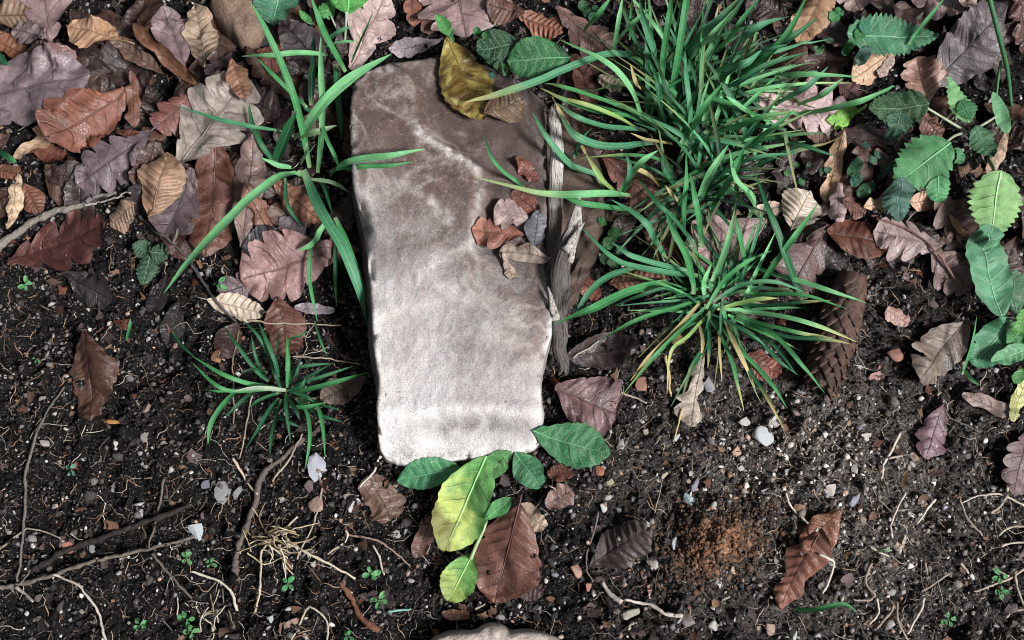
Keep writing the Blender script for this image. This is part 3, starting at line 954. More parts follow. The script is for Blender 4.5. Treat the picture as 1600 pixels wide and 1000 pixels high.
    if parent is not None:
        o = obj(name or 'leaf', me, MATS[mat], parent)
    else:
        o = obj(name or NAMES.get(kind, 'leaf'), me, MATS[mat], None, org)
        if label:
            tag(o, label, 'leaf', GROUPS.get(kind))
            ANCHORS.append((mx, my, label))
    cc = lin(colr, k)
    if parent is None:
        lum = 0.3 * cc[0] + 0.55 * cc[1] + 0.15 * cc[2]
        f_ = rng.uniform(0.78, 1.28)
        mv = lin((122, 98, 98), k)
        cc = tuple(f_ * (0.84 * v_ + 0.10 * lum + 0.06 * m_) for v_, m_ in zip(cc, mv))
    o.color = cc + (1.0 - yellow,)
    if rib and w > 26:
        mid = P[: max(4, int(n_t * 0.93)), n_s // 2, :].copy()
        mid[:, 2] += 0.00015
        if petiole > 0:
            ext = [mid[0] - (mid[2] - mid[0]) / (np.linalg.norm(mid[2] - mid[0]) + 1e-9) * petiole * sc * f for f in (1.0, 0.66, 0.33)]
            for e in ext: e[2] = max(e[2], float(s_get(e[0], e[1])) + 0.0006)
            mid = np.vstack([ext, mid])
        rr = np.linspace(0.00075, 0.0002, len(mid)) * min(1.25, max(0.6, w / 75))
        step = max(1, len(mid) // 26)
        ids = list(range(0, len(mid), step))
        V, Fr, uvr = tube(mid[ids], rr[ids], 5)
        if parent is not None:
            # third level: a rib belongs to its leaf
            r_ = obj('midrib', mk_mesh('midrib', V - po, Fr, uv=uvr), MATS['stem'], o)
        else:
            r_ = obj('midrib', mk_mesh('midrib', V - po, Fr, uv=uvr), MATS['stem'], o)
        f = 1.5 if mat in ('dock_leaf', 'nettle_leaf') else 0.62
        r_.color = tuple(min(0.7, x * f + (0.05 if f > 1 else 0)) for x in cc) + (1,)
    return o


# ---- darker, older layer of litter under the leaves that show
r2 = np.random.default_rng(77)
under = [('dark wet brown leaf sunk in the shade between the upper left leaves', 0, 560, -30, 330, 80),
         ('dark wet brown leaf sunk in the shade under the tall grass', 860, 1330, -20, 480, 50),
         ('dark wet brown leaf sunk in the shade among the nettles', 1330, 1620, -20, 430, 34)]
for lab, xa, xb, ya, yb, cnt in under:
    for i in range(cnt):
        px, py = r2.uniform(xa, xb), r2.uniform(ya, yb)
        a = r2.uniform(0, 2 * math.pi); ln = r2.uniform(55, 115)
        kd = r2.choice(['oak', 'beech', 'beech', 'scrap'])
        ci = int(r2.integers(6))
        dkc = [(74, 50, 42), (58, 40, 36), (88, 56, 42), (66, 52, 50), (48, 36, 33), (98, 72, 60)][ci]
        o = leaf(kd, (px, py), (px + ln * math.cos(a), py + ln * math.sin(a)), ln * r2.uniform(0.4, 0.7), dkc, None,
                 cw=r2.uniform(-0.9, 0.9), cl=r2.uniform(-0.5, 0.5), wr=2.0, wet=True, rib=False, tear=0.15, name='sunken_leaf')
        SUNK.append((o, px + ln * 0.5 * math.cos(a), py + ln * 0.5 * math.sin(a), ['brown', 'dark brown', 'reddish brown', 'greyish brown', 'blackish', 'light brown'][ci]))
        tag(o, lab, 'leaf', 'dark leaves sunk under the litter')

# ---- colours by eye from the photograph
MAUVE = (142, 118, 120); MAUVE_D = (96, 78, 84); PINK = (186, 156, 152); ROSE = (150, 112, 108)
RUST = (128, 72, 52); RUST_D = (96, 54, 42); TAN = (196, 152, 112); CREAM = (216, 194, 166); BEIGE = (172, 156, 144)
BROWN = (112, 82, 68); GREYB = (132, 116, 108); DRED = (98, 56, 50)

# upper left, from the bottom of the pile upwards
leaf('beech', (-12, 30), (66, 24), 46, (128, 98, 72), 'olive brown leaf in the top left corner', cw=-0.7)
leaf('beech', (-20, 62), (52, 92), 38, (140, 88, 56), 'orange brown curled leaf at the left edge above the largest leaf', cw=0.9, fold=0.2)
leaf('oak', (82, 78), (66, -50), 86, (160, 132, 130), 'mauve oak leaf cut off by the top edge near the corner', cw=-0.25, lobes=4)
leaf('oak', (90, 76), (22, 48), 42, (162, 142, 142), 'small pale lilac oak leaf just above the largest leaf', cw=-0.4)
leaf('scrap', (92, 90), (130, 108), 28, ROSE, 'small dull pink leaf scrap touching the largest leaf', wr=1.6)
leaf('oak', (-130, 172), (164, 142), 124, (138, 120, 124), 'largest mauve grey oak leaf with dark veins at the left edge', cw=-0.35, cl=-0.12, lobes=6, depth=0.20, pleat=0.0010, wr=0.8)
leaf('scrap', (52, 232), (104, 248), 34, (120, 66, 48), 'rusty leaf scrap below the largest mauve leaf')
leaf('oak', (250, 222), (130, 298), 84, (108, 92, 98), 'dusky purple oak leaf lying below the russet oak leaf', cw=-0.3, lobes=5, petiole=16)
leaf('oak', (206, 148), (98, 240), 92, (134, 80, 60), 'russet oak leaf overlapping the largest mauve leaf', cw=-0.45, wr=1.3, lobes=4, depth=0.3)
leaf('narrow', (84, 212), (22, 250), 24, (190, 154, 120), 'pale tan rolled leaf under the tip of the russet oak leaf', cw=1.3)
leaf('beech', (258, 118), (170, 60), 32, (112, 84, 68), 'narrow dark brown leaf pointing at the round tan leaf', cw=0.9)
leaf('beech', (192, 66), (108, 44), 62, (190, 146, 110), 'round orange tan leaf near the top left corner', cw=0.5, wr=1.8, petiole=22)
leaf('oak', (292, 108), (256, 14), 64, (140, 116, 118), 'mauve oak leaf standing beside the black soil near the top', cw=-0.5, lobes=4, depth=0.25)
leaf('narrow', (318, 148), (224, 62), 22, (134, 92, 64), 'long curled rusty leaf edge beside the mauve standing oak leaf', cw=1.1)
leaf('narrow', (212, 118), (216, 206), 26, (142, 94, 72), 'upright rolled rusty brown leaf on black soil', cw=-1.35, wr=1.5)
leaf('scrap', (190, 214), (232, 226), 18, (136, 86, 56), 'thin orange brown leaf scrap under the upright rolled leaf')
leaf('oak', (310, 148), (244, 204), 68, (132, 82, 72), 'reddish pink oak leaf touching the beige oak leaf', cw=-0.6)
leaf('beech', (345, 228), (322, 404), 88, (100, 60, 44), 'glossy dark russet leaf under the grass blade', cw=-0.9, wet=True)
leaf('oak', (306, 268), (258, 372), 74, (112, 92, 96), 'dull purple oak leaf beside the orange tan beech leaf', cw=-0.3)
leaf('oak', (286, 276), (394, 136), 128, (176, 162, 152), 'large beige grey oak leaf left of the tall grass clump', cw=-0.3, wr=1.6, lobes=4, depth=0.38, petiole=10)
leaf('beech', (236, 344), (268, 244), 80, (186, 146, 114), 'orange tan beech leaf with fine veins left of the dull purple one', cw=-0.55, pleat=0.0008)
leaf('beech', (218, 322), (170, 352), 44, (158, 130, 106), 'ribbed brown beech leaf between stick and dark red leaf', cw=-0.7, pleat=0.0013)
leaf('beech', (-12, 262), (38, 276), 30, (146, 92, 64), 'orange brown leaf at the left edge above the rolled cream leaf', cw=-0.8)
leaf('beech', (40, 288), (66, 338), 38, (122, 76, 58), 'small glossy brown leaf right of the rolled cream leaf', cw=-0.9, wet=True)
leaf('narrow', (34, 274), (18, 362), 25, (206, 176, 140), 'cream rolled beech leaf standing at the left edge', cw=-1.4, pleat=0.0012)
leaf('oak', (14, 410), (184, 362), 100, (112, 62, 56), 'dark red oak leaf below the grey stick', cw=-0.3, wr=1.2, lobes=4, depth=0.5, wet=True, k=0.75)
leaf('oak', (105, 432), (176, 470), 50, (46, 42, 44), 'blackened leaf just below the dark red oak leaf', wet=True)
leaf('beech', (262, 430), (236, 496), 36, (44, 42, 46), 'black rotten leaf beneath the three part bramble leaf', wet=True)
leaf('beech', (284, 472), (258, 540), 40, (46, 44, 48), 'black rotten leaf on the bare soil left of the cream leaf', wet=True)
leaf('oak', (374, 384), (398, 212), 54, (138, 112, 104), 'brown mauve leaf with a strong midrib below the beige oak leaf', cw=-0.5, lobes=5, depth=0.22, petiole=10)
leaf('beech', (362, 92), (386, 162), 38, (146, 102, 74), 'folded russet leaf on top of the beige oak leaf', cw=-0.9, fold=0.3)
leaf('oak', (362, 82), (330, 130), 34, (74, 58, 62), 'small dark purple leaf between cream and russet leaves', cw=0.7)
leaf('beech', (326, 116), (308, 14), 56, (214, 184, 154), 'cream crumpled leaf beside the brown cobble at top', cw=-0.7, wr=2.0, pleat=0.0012)
leaf('beech', (426, 282), (504, 348), 44, (136, 88, 62), 'rusty leaf behind the root of the tall grass clump', cw=-0.8)
leaf('narrow', (446, 388), (392, 296), 30, (140, 88, 62), 'twisted rusty leaf strip left of the tall grass clump', cw=-1.1, wr=2.0, bend=0.06)
leaf('beech', (376, 402), (438, 362), 48, (38, 40, 46), 'black leaf above the rose oak leaf', wet=True)
leaf('oak', (486, 382), (440, 344), 36, (122, 108, 114), 'small grey mauve leaf above the rose oak leaf', cw=-0.4)
leaf('oak', (418, 428), (346, 462), 48, (80, 62, 66), 'dark purple leaf at the lobed end of the rose oak leaf', cw=-0.3)
leaf('scrap', (462, 482), (522, 484), 18, (160, 146, 154), 'lilac leaf scrap under the rose oak leaf', wr=0.8)
leaf('oak', (540, 388), (380, 442), 112, (158, 120, 116), 'rose pink oak leaf with dark midrib left of the stone', cw=-0.25, wr=1.2, lobes=5, depth=0.30)
leaf('oak', (560, 384), (500, 392), 34, ROSE, 'small rose leaf under the broad arching grass blade', cw=-0.4)
leaf('beech', (440, 470), (452, 562), 66, (112, 66, 50), 'russet leaf behind the small grass tuft', cw=-0.7)
leaf('beech', (372, 502), (344, 562), 48, (74, 54, 46), 'dark brown leaf behind the left of the small grass tuft', cw=-0.6, wet=True)
leaf('beech', (330, 474), (418, 490), 42, (222, 202, 178), 'cream beech leaf above the small grass tuft', cw=-0.8, pleat=0.0010, petiole=14)
leaf('beech', (574, 588), (502, 626), 48, (114, 92, 80), 'dull brown leaf between the small grass tuft and the stone', cw=-0.5)
leaf('beech', (520, 110), (440, 40), 70, (66, 52, 54), 'dark crumpled leaf under the tall grass near the top', wr=2.5, wet=True)
leaf('beech', (400, 82), (450, 100), 40, (120, 66, 48), 'dark rusty leaf right of the brown cobble', cw=-0.5)

# upper middle
leaf('oak', (546, 106), (604, -14), 74, (196, 166, 160), 'pale pink oak leaf above the left corner of the stone', cw=-0.35, lobes=3, depth=0.45)
leaf('oak', (640, -20), (648, 44), 30, (140, 88, 70), 'rusty lobed leaf left of the large mauve leaf at top', cw=0.5)
leaf('beech', (690, 30), (658, 50), 30, (150, 110, 96), 'brown leaf tucked under the large mauve leaf at top')
leaf('oak', (700, -92), (728, 58), 150, (160, 132, 130), 'large mauve oak leaf with pale veins at the top edge', cw=-0.3, lobes=4, depth=0.42, wr=1.3)
leaf('oak', (694, 66), (608, 80), 34, (164, 150, 158), 'lilac grey crumpled leaf on the top edge of the stone', cw=-0.6, wr=1.6, depth=0.25)
leaf('beech', (806, 28), (880, 52), 48, (146, 92, 66), 'rusty curled leaf above the dark green leaf pair', cw=-1.0, pleat=0.0010)
leaf('oak', (868, 16), (960, 92), 62, (150, 114, 104), 'pinkish brown leaf behind the left of the tall grass', cw=-0.3)
leaf('beech', (820, 22), (760, 8), 46, (110, 74, 58), 'dark brown leaf right of the large mauve leaf', cw=-0.4)
leaf('narrow', (930, 172), (897, 86), 36, (112, 62, 48), 'dark rusty pointed leaf at the left foot of the tall grass', cw=0.9)
leaf('scrap', (934, 124), (972, 140), 30, (222, 200, 178), 'cream ribbed leaf scrap inside the tall grass', pleat=0.0012)
leaf('oak', (940, 250), (1040, 330), 76, (132, 84, 70), 'rusty brown leaf under the blades right of the flat rock', cw=-0.6)
leaf('beech', (1055, 305), (1014, 360), 36, (206, 184, 164), 'cream curled leaf deep in the middle of the grass', cw=-0.8)
leaf('beech', (950, 445), (1030, 440), 40, (144, 90, 70), 'rusty leaf below the long blade beside the bark', cw=-0.8)
leaf('scrap', (905, 430), (935, 470), 30, (150, 84, 70), 'reddish leaf scrap at the lower end of the flat rock')
leaf('beech', (880, 560), (1000, 540), 60, (70, 54, 52), 'dark brown leaf pressed in the soil right of the bark', wet=True, wr=1.6)

# upper right
leaf('beech', (1296, -30), (1240, 80), 60, (206, 158, 118), 'orange tan beech leaf with pointed tip at the top edge', cw=-0.6, pleat=0.0008)
leaf('oak', (1318, -50), (1338, 26), 62, (190, 160, 152), 'pale pink oak leaf tip at the top edge', cw=-0.2, lobes=3)
leaf('oak', (1400, -30), (1490, 46), 78, (170, 142, 138), 'mauve pink oak leaf above the toothed green leaf', cw=-0.3)
leaf('scrap', (1492, -8), (1530, 32), 40, (206, 182, 164), 'cream leaf scrap right of the toothed green leaf')
leaf('oak', (1566, -10), (1612, 96), 66, (100, 66, 58), 'dark rusty leaf in the top right corner', cw=-0.4)
leaf('beech', (1470, 118), (1566, 20), 92, (112, 100, 106), 'dark slate purple leaf with torn edge near the top right corner', cw=-0.3, wr=1.5)
leaf('beech', (1396, 82), (1328, 128), 48, (214, 172, 132), 'tan curled leaf above the dark nettle leaf', cw=-0.8)
leaf('scrap', (1374, 118), (1394, 92), 18, (196, 166, 150), 'small pale pink leaf scrap beside the tan curled leaf', cw=-0.8)
leaf('oak', (1458, 154), (1440, 82), 66, (176, 136, 118), 'light pinkish brown oak leaf above the nettle stalk', cw=-0.4, lobes=4, depth=0.42)
leaf('beech', (1428, 176), (1472, 216), 36, (140, 86, 66), 'rusty leaf below the dark nettle leaf', cw=-0.8)
leaf('oak', (1296, 128), (1344, 158), 36, (104, 60, 54), 'dark red leaf right of the long pale pink oak leaf', cw=-0.3)
leaf('beech', (1238, 202), (1300, 226), 46, (120, 88, 72), 'brown leaf under the long pale pink oak leaf')
leaf('oak', (1156, 142), (1344, 170), 94, (196, 166, 164), 'long pale pink oak leaf right of the tall grass', cw=-0.35, lobes=6, depth=0.45, petiole=8)
leaf('oak', (1196, 346), (1068, 414), 98, (178, 146, 144), 'dusty pink oak leaf above the lower grass tuft', cw=-0.35, lobes=4, depth=0.3)
leaf('scrap', (1168, 332), (1228, 322), 26, (218, 190, 166), 'cream leaf scrap left of the grey ribbed beech leaf', wr=1.5)
leaf('scrap', (1118, 270), (1148, 290), 26, (220, 196, 176), 'cream leaf scrap inside the right of the tall grass')
leaf('oak', (1284, 362), (1222, 470), 92, (118, 90, 86), 'dark mauve oak leaf behind the lower grass tuft', cw=-0.35, lobes=4, depth=0.4)
leaf('beech', (1228, 368), (1264, 300), 70, (204, 188, 170), 'grey cream ribbed beech leaf right of the tall grass', cw=-0.7, pleat=0.0011)
leaf('beech', (1278, 372), (1388, 388), 72, (118, 68, 48), 'glossy rust leaf above the cone', cw=-0.6, wet=True, k=0.8)
leaf('narrow', (1320, 200), (1306, 300), 28, (208, 168, 132), 'tan upright curled leaf strip left of the nettles', cw=0.9, wr=1.8)
leaf('scrap', (1306, 292), (1300, 358), 26, (196, 168, 166), 'lilac pink rounded leaf tip hanging below the tan curled strip', cw=-0.9)
leaf('beech', (1310, 318), (1350, 338), 34, (124, 76, 56), 'small dark rusty leaf right of the lilac pink leaf tip', cw=-0.9)
leaf('beech', (1342, 330), (1396, 316), 28, (216, 176, 140), 'cream tan leaf edge left of the bluish nettle leaf', cw=-0.8)
leaf('beech', (1416, 320), (1476, 308), 30, (206, 160, 130), 'tan leaf under the bright nettle leaf', cw=-0.7)
leaf('oak', (1454, 300), (1518, 372), 70, (118, 92, 86), 'large folded brown leaf left of the yellow green nettle leaf', cw=-0.7, wr=1.6)
leaf('oak', (1440, 400), (1516, 452), 66, (124, 98, 94), 'brown mauve leaf left of the large dock leaf', cw=-0.3, wr=1.5)
leaf('oak', (1462, 392), (1360, 364), 78, (178, 154, 150), 'pale mauve oak leaf under the thin brown stalk', cw=-0.35, lobes=4, depth=0.45)
leaf('narrow', (1482, 336), (1504, 374), 15, (204, 152, 112), 'small orange tan leaf sliver below the folded brown leaf', cw=0.8)
leaf('narrow', (1573, 204), (1550, 274), 22, (210, 176, 146), 'cream narrow leaf beside the yellow green nettle leaf', cw=-0.9)
leaf('beech', (1580, 300), (1640, 400), 60, (96, 72, 64), 'brown leaf at the right edge behind the nettle leaf')

# lower right
leaf('scrap', (1380, 486), (1420, 506), 30, (176, 136, 122), 'small pinkish leaf bent over right of the cone', cw=-0.9)
leaf('beech', (1510, 500), (1426, 600), 78, (138, 120, 108), 'dirty grey brown leaf left of the small dock plant', cw=-0.4, wr=2.2, tear=0.1)
leaf('oak', (1470, 632), (1442, 718), 52, (122, 92, 100), 'small purple brown leaf lying alone on the right soil', cw=-0.8, lobes=3, depth=0.4)
leaf('narrow', (1582, 652), (1502, 616), 28, (170, 146, 136), 'pale pinkish forked leaf at the right edge', cw=-0.8)
leaf('scrap', (1575, 660), (1602, 592), 26, (214, 216, 130), 'pale yellow leaf piece at the right edge', cw=-0.3)
leaf('oak', (1612, 668), (1574, 776), 60, (126, 102, 104), 'mauve leaf cut off by the right edge', cw=-0.6)
leaf('beech', (1160, 556), (1220, 586), 44, (134, 74, 56), 'rusty curled leaf under the lower grass tuft', cw=-1.0, wet=True)
leaf('oak', (1096, 556), (1078, 668), 46, (226, 208, 188), 'cream crumpled leaf below the lower grass tuft', cw=-0.9, wr=2.4, depth=0.4, lobes=3)
leaf('oak', (866, 608), (966, 648), 110, (112, 82, 84), 'dark purple crumpled oak leaf right of the stone', cw=-0.45, wr=2.4, lobes=3, depth=0.28, pleat=0.0009)
leaf('beech', (920, 886), (1016, 822), 66, (98, 84, 80), 'dark ribbed leaf half buried in the lower soil', cw=-0.6, pleat=0.0012, wet=True)
leaf('beech', (1316, 796), (1250, 856), 56, (138, 84, 52), 'orange brown leaf behind the folded rusty beech leaf', cw=-0.7, wr=1.8)
leaf('beech', (1276, 826), (1218, 952), 62, (148, 94, 74), 'folded rusty beech leaf with ribs on the lower gravel', cw=-1.35, roll=0.25, pleat=0.0010, k=0.9)
leaf('beech', (790, 898), (852, 926), 50, (98, 76, 74), 'dull purple leaf under the reddish brown leaf', cw=-0.3)
leaf('scrap', (808, 790), (852, 826), 36, (214, 186, 158), 'cream triangular leaf scrap behind the reddish brown leaf')
leaf('scrap', (852, 790), (894, 766), 42, (160, 126, 116), 'pinkish brown leaf scrap right of the cream scrap', wr=1.5)
leaf('beech', (812, 786), (772, 944), 116, (142, 92, 76), 'large reddish brown leaf below the yellowing green leaf', cw=-0.35, wr=1.5, tear=0.06, petiole=12)
leaf('narrow', (676, 806), (650, 874), 30, (112, 78, 70), 'brown curled leaf left of the yellowing green leaf', cw=1.0, wet=True)
leaf('scrap', (690, 958), (734, 962), 18, (128, 84, 64), 'thin rusty leaf scrap below the small round green leaf')
leaf('beech', (898, 742), (854, 738), 28, (140, 84, 68), 'rusty leaf under the green leaf right of the stone', wet=True)
leaf('oak', (560, 930), (620, 940), 30, (60, 48, 46), 'blackish leaf in the hollow left of the small round green leaf', wet=True)

# ---------------------------------------------------------------- the stones
def outline_stone(name, pts, h, colr, label, n=44, rings=12, bury=0.014, p=2.2, rough=0.0035, mat='cobble', k=0.85, zl=0.0):
    P0 = np.array([W(a, b, h * 0.5)[:2] for a, b in pts])
    c = P0.mean(0)
    ang = np.arctan2(P0[:, 1] - c[1], P0[:, 0] - c[0]); rr = np.hypot(*(P0 - c).T)
    od = np.argsort(ang); ang, rr = ang[od], rr[od]
    th = np.linspace(-math.pi, math.pi, n, endpoint=False)
    R = np.interp(th, np.concatenate([ang - 2 * math.pi, ang, ang + 2 * math.pi]), np.tile(rr, 3))
    R = (np.roll(R, 1) + 2 * R + np.roll(R, -1)) / 4
    z0 = float(G_smooth(c[0], c[1])) + zl
    rows = []
    s_ = np.concatenate([[1.04, 1.03, 1.02], 1 - (np.linspace(0, 1, rings) ** 1.5) * 0.99])
    for i, s in enumerate(s_):
        x = c[0] + s * R * np.cos(th); y = c[1] + s * R * np.sin(th)
        if i < 3:
            z = np.full(n, z0 - bury + bury * i / 3.0)
        else:
            z = z0 + h * (1 - min(1, s) ** p) ** (1 / p)
            z = z + rough * pn(x * 45, y * 45, 31) * min(1, 2 * (1 - s) + 0.2) + rough * 0.4 * pn(x * 150, y * 150, 32)
        x = x + rough * 0.5 * pn(y * 60 + z * 30 if i else y * 60, z * 60, 33)
        rows.append(np.stack([x, y, z + 0 * x], -1))
    V = np.array(rows); nn = len(rows)
    s_put(V[3:, :, 0].ravel(), V[3:, :, 1].ravel(), V[3:, :, 2].ravel())
    org = np.array([c[0], c[1], z0])
    V = np.vstack([V.reshape(-1, 3), V[-1].mean(0)[None]])
    F = grid_faces(nn, n, True)
    j = np.arange(n)
    T = np.vstack([F[:, [0, 1, 2]], F[:, [0, 2, 3]], np.stack([(nn - 1) * n + j, (nn - 1) * n + (j + 1) % n, np.full(n, nn * n)], -1)])
    o = obj(name, mk_mesh(name, V - org, T), MATS[mat], None, org)
    o.color = lin(colr, k) + (1,)
    return tag(o, label, 'stone', 'rough stones in the soil')


outline_stone('cobble', [(335, -20), (412, -20), (414, 30), (410, 68), (386, 82), (366, 60), (342, 40), (326, 10)], 0.030, (134, 112, 96), 'smooth brown cobble at the top edge beside the cream leaf', p=3)
leaf('beech', (140, 520), (144, 660), 80, (84, 54, 40), 'dark wet curled leaf lying alone on the left soil', cw=-0.9, wr=2.2, wet=True, rib=False, k=0.75)
leaf('scrap', (578, 744), (612, 814), 62, (112, 82, 66), 'flat brown leaf scrap at the lower left corner of the stone', cw=-0.5, wr=2.2, rib=False, k=0.8)
outline_stone('flat_rock', [(868, 190), (905, 210), (940, 320), (934, 370), (916, 420), (898, 466), (884, 496), (868, 500), (862, 380)], 0.028, (96, 80, 70), 'brown flat rock lying behind the two weathered sticks', p=5, rough=0.009)
outline_stone('pale_rock', [(660, 1010), (690, 994), (740, 990), (800, 990), (860, 994), (890, 1004), (900, 1060), (650, 1060)], 0.020, (214, 200, 190), 'pale rock just showing at the bottom edge', p=4, rough=0.004)


def main_stone():
    nu, nv = 88, 170
    Ly = [80, 128, 150, 200, 280, 330, 380, 450, 540, 600, 640, 700, 735]
    Lx = [560, 553, 549, 547, 550, 561, 572, 580, 584, 591, 589, 592, 596]
    Ry = [80, 160, 250, 400, 470, 520, 560, 600, 650, 690, 735]
    Rx = [846, 850, 855, 857, 861, 862, 851, 846, 849, 846, 840]
    tx = [0, 0.06, 0.16, 0.45, 0.70, 0.88, 1.0]; ty = [127, 110, 100, 89, 103, 128, 158]
    bx = [0, 0.03, 0.10, 0.18, 0.45, 0.70, 0.88, 0.96, 1.0]; by = [704, 716, 724, 728, 722, 715, 710, 702, 690]
    u = np.linspace(0, 1, nu); v = np.linspace(0, 1, nv)
    U, Vv = np.meshgrid(u, v)
    py = (1 - Vv) * np.interp(U, tx, ty) + Vv * np.interp(U, bx, by)
    px = np.interp(py, Ly, Lx) * (1 - U) + np.interp(py, Ry, Rx) * U
    # outline wobble
    e = np.maximum(np.abs(2 * U - 1), np.abs(2 * Vv - 1)) ** 12
    px = px + e * 2.0 * pn(py / 90, U * 3, 41) + e * 0.8 * pn(py / 9, U * 3, 42)
    py = py + e * 2.5 * pn(px / 55, Vv * 3, 43) + e * 1.2 * pn(px / 14, Vv * 3, 44)
    # height of the top surface
    z = 0.046 + 0.004 * np.sin(py / 230.0)
    z = z + 0.0022 * pn(px / 120, py / 120, 45) + 0.0009 * pn(px / 40, py / 40, 46) + 0.0006 * pn(px / 14, py / 14, 47) + 0.0004 * pn(px / 6, py / 6, 48)
    # lower shelf on the upper right where debris collects, with a slanting step
    ridge_x = np.interp(py, [88, 200, 260, 330, 390, 450, 520], [640, 668, 742, 748, 742, 800, 862])
    z = z - 0.011 * sst(-18, 26, px - ridge_x) * (1 - sst(440, 530, py))
    z = z + 0.0022 * np.exp(-((px - ridge_x + 12) / 22) ** 2) * (1 - sst(420, 500, py))
    # ridge slanting down to the left
    dl = (px - 600) * 0.45 + (py - 450) * 0.9 - 35
    z = z + 0.0022 * np.exp(-(dl / 22) ** 2) * (1 - sst(700, 780, px))
    # dressed front: slopes away towards the lower end
    crest = 652 + 14 * np.sin((px - 590) / 260 * math.pi) * -1 + 5 * pn(px / 40, 0 * px, 49)
    z = z + 0.0016 * np.exp(-((py - crest + 6) / 14) ** 2)
    z = z - 0.026 * sst(-4, 70, py - crest) - 0.003 * np.exp(-((py - crest - 22) / 14) ** 2) * np.exp(-((px - 730) / 95) ** 2)
    # right chamfer low down
    z = z - 0.006 * sst(0, 34, px - 826) * sst(500, 600, py)
    # broken notch in the left edge
    z = z - 0.016 * np.exp(-((py - 352) / 30) ** 2) * sst(22, -6, px - np.interp(py, Ly, Lx))
    # rounded arris everywhere
    wpx = (np.interp(py, Ry, Rx) - np.interp(py, Ly, Lx))
    dedge = np.minimum(np.minimum(U, 1 - U) * wpx, np.minimum(Vv * 600, (1 - Vv) * 600))
    z = z - 0.0026 * np.clip(1 - dedge / (3.2 + 1.6 * pn(px / 30, py / 30, 53)), 0, 1) ** 1.5
    z = z - 0.0045 * sst(0.34, 0.40, pn(px / 15, py / 15, 54)) * sst(11, 5, dedge)
    z = z - 0.006 * sst(200, 60, py)
    P = np.zeros((nv, nu, 3))
    c, s = math.cos(TILT), math.sin(TILT)
    xc = (px - 800) / 800 * HALF; yc = (500 - py) / 800 * HALF
    dy = yc * c + s; dz = yc * s - c
    t = (z - CAM[2]) / dz
    P[..., 0] = CAM[0] + xc * t; P[..., 1] = CAM[1] + dy * t; P[..., 2] = z
    s_put(P[..., 0].ravel(), P[..., 1].ravel(), z.ravel())
    ring = np.concatenate([P[0, :-1], P[:-1, -1], P[-1, :0:-1], P[:0:-1, 0]])       # clockwise boundary
    ids = np.arange(nv * nu).reshape(nv, nu)
    rid = np.concatenate([ids[0, :-1], ids[:-1, -1], ids[-1, :0:-1], ids[:0:-1, 0]])
    ctr = ring.mean(0)
    n = len(ring)
    nrm = ring - np.roll(ring, 6, axis=0); nrm2 = np.roll(ring, -6, axis=0) - ring
    tn = nrm + nrm2; nn_ = np.stack([-tn[:, 1], tn[:, 0]], -1); nn_ /= np.linalg.norm(nn_, axis=1)[:, None] + 1e-9
    sgn = np.sign(((ring - ctr)[:, :2] * nn_).sum(1))[:, None]; nn_ = nn_ * sgn
    lean_y = W(800, 300, 0.03)[1], W(800, 620, 0.03)[1]
    mid_w = sst(lean_y[0] + 0.03, lean_y[0] - 0.02, ring[:, 1]) * sst(lean_y[1] - 0.02, lean_y[1] + 0.03, ring[:, 1])
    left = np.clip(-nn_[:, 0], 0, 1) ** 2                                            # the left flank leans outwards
    V = [P.reshape(-1, 3)]; F = [grid_faces(nv, nu)]
    prev = rid; base = nv * nu
    FS = [0.012, 0.05, 0.12, 0.22, 0.34, 0.46, 0.58, 0.70, 0.85, 1.0]
    K = len(FS)
    for kk, f in enumerate(FS, 1):
        zz = ring[:, 2] * (1 - f) + (-0.02) * f
        outw = 0.0012 * math.sin(min(1, f * 1.6) * math.pi / 2) + left * (0.002 + 0.008 * mid_w) * f ** 0.8
        rough = 0.0022 * pn(ring[:, 0] * 60 + ring[:, 1] * 60, zz * 70 + ring[:, 1] * 25, 51) + 0.001 * pn(ring[:, 0] * 160 + ring[:, 1] * 160, zz * 160, 52)
        R = ring.copy(); R[:, :2] += nn_ * (outw + rough * min(1, f * 3))[:, None]; R[:, 2] = zz
        idn = base + np.arange(n); base += n
        V.append(R)
        F.append(np.stack([prev, idn, np.roll(idn, -1), np.roll(prev, -1)], -1))
        prev = idn
        if kk < 6: s_put(R[:, 0], R[:, 1], R[:, 2])
    # earth banked up against the foot of the block
    rb = np.random.default_rng(44)
    ii = rb.integers(0, n, 5200); off = rb.random(5200) ** 1.6 * 0.017
    foot = ring[ii, :2] + nn_[ii] * (0.001 + left[ii] * (0.002 + 0.006 * mid_w[ii]) + off)[:, None]
    fz = G_smooth(foot[:, 0], foot[:, 1]) + (0.017 - off) * rb.random(5200) * (0.25 + 0.55 * np.clip(0.5 + pn(foot[:, 0] * 40, foot[:, 1] * 40, 63), 0, 1))
    ft = rb.random(5200) ** 2.2
    bv, bf, bc = blobs(np.column_stack([foot, fz]), 0.0006 + 0.0016 * rb.random(5200) ** 2.4, np.array([[0.008, 0.007, 0.0065]]) + ft[:, None] * np.array([[0.13, 0.115, 0.105]]), rb)
    bo = obj('banked_soil', mk_mesh('banked_soil', bv, bf, col=bc, smooth=False), MATS['soil_crumb'])
    tag(bo, 'loose dark earth banked against the foot of the stone block', 'soil', kind='stuff')
    V = np.vstack(V); F = np.vstack(F)
    tint = np.zeros((len(V), 3), dtype=np.float32)
    vein = np.zeros_like(px)
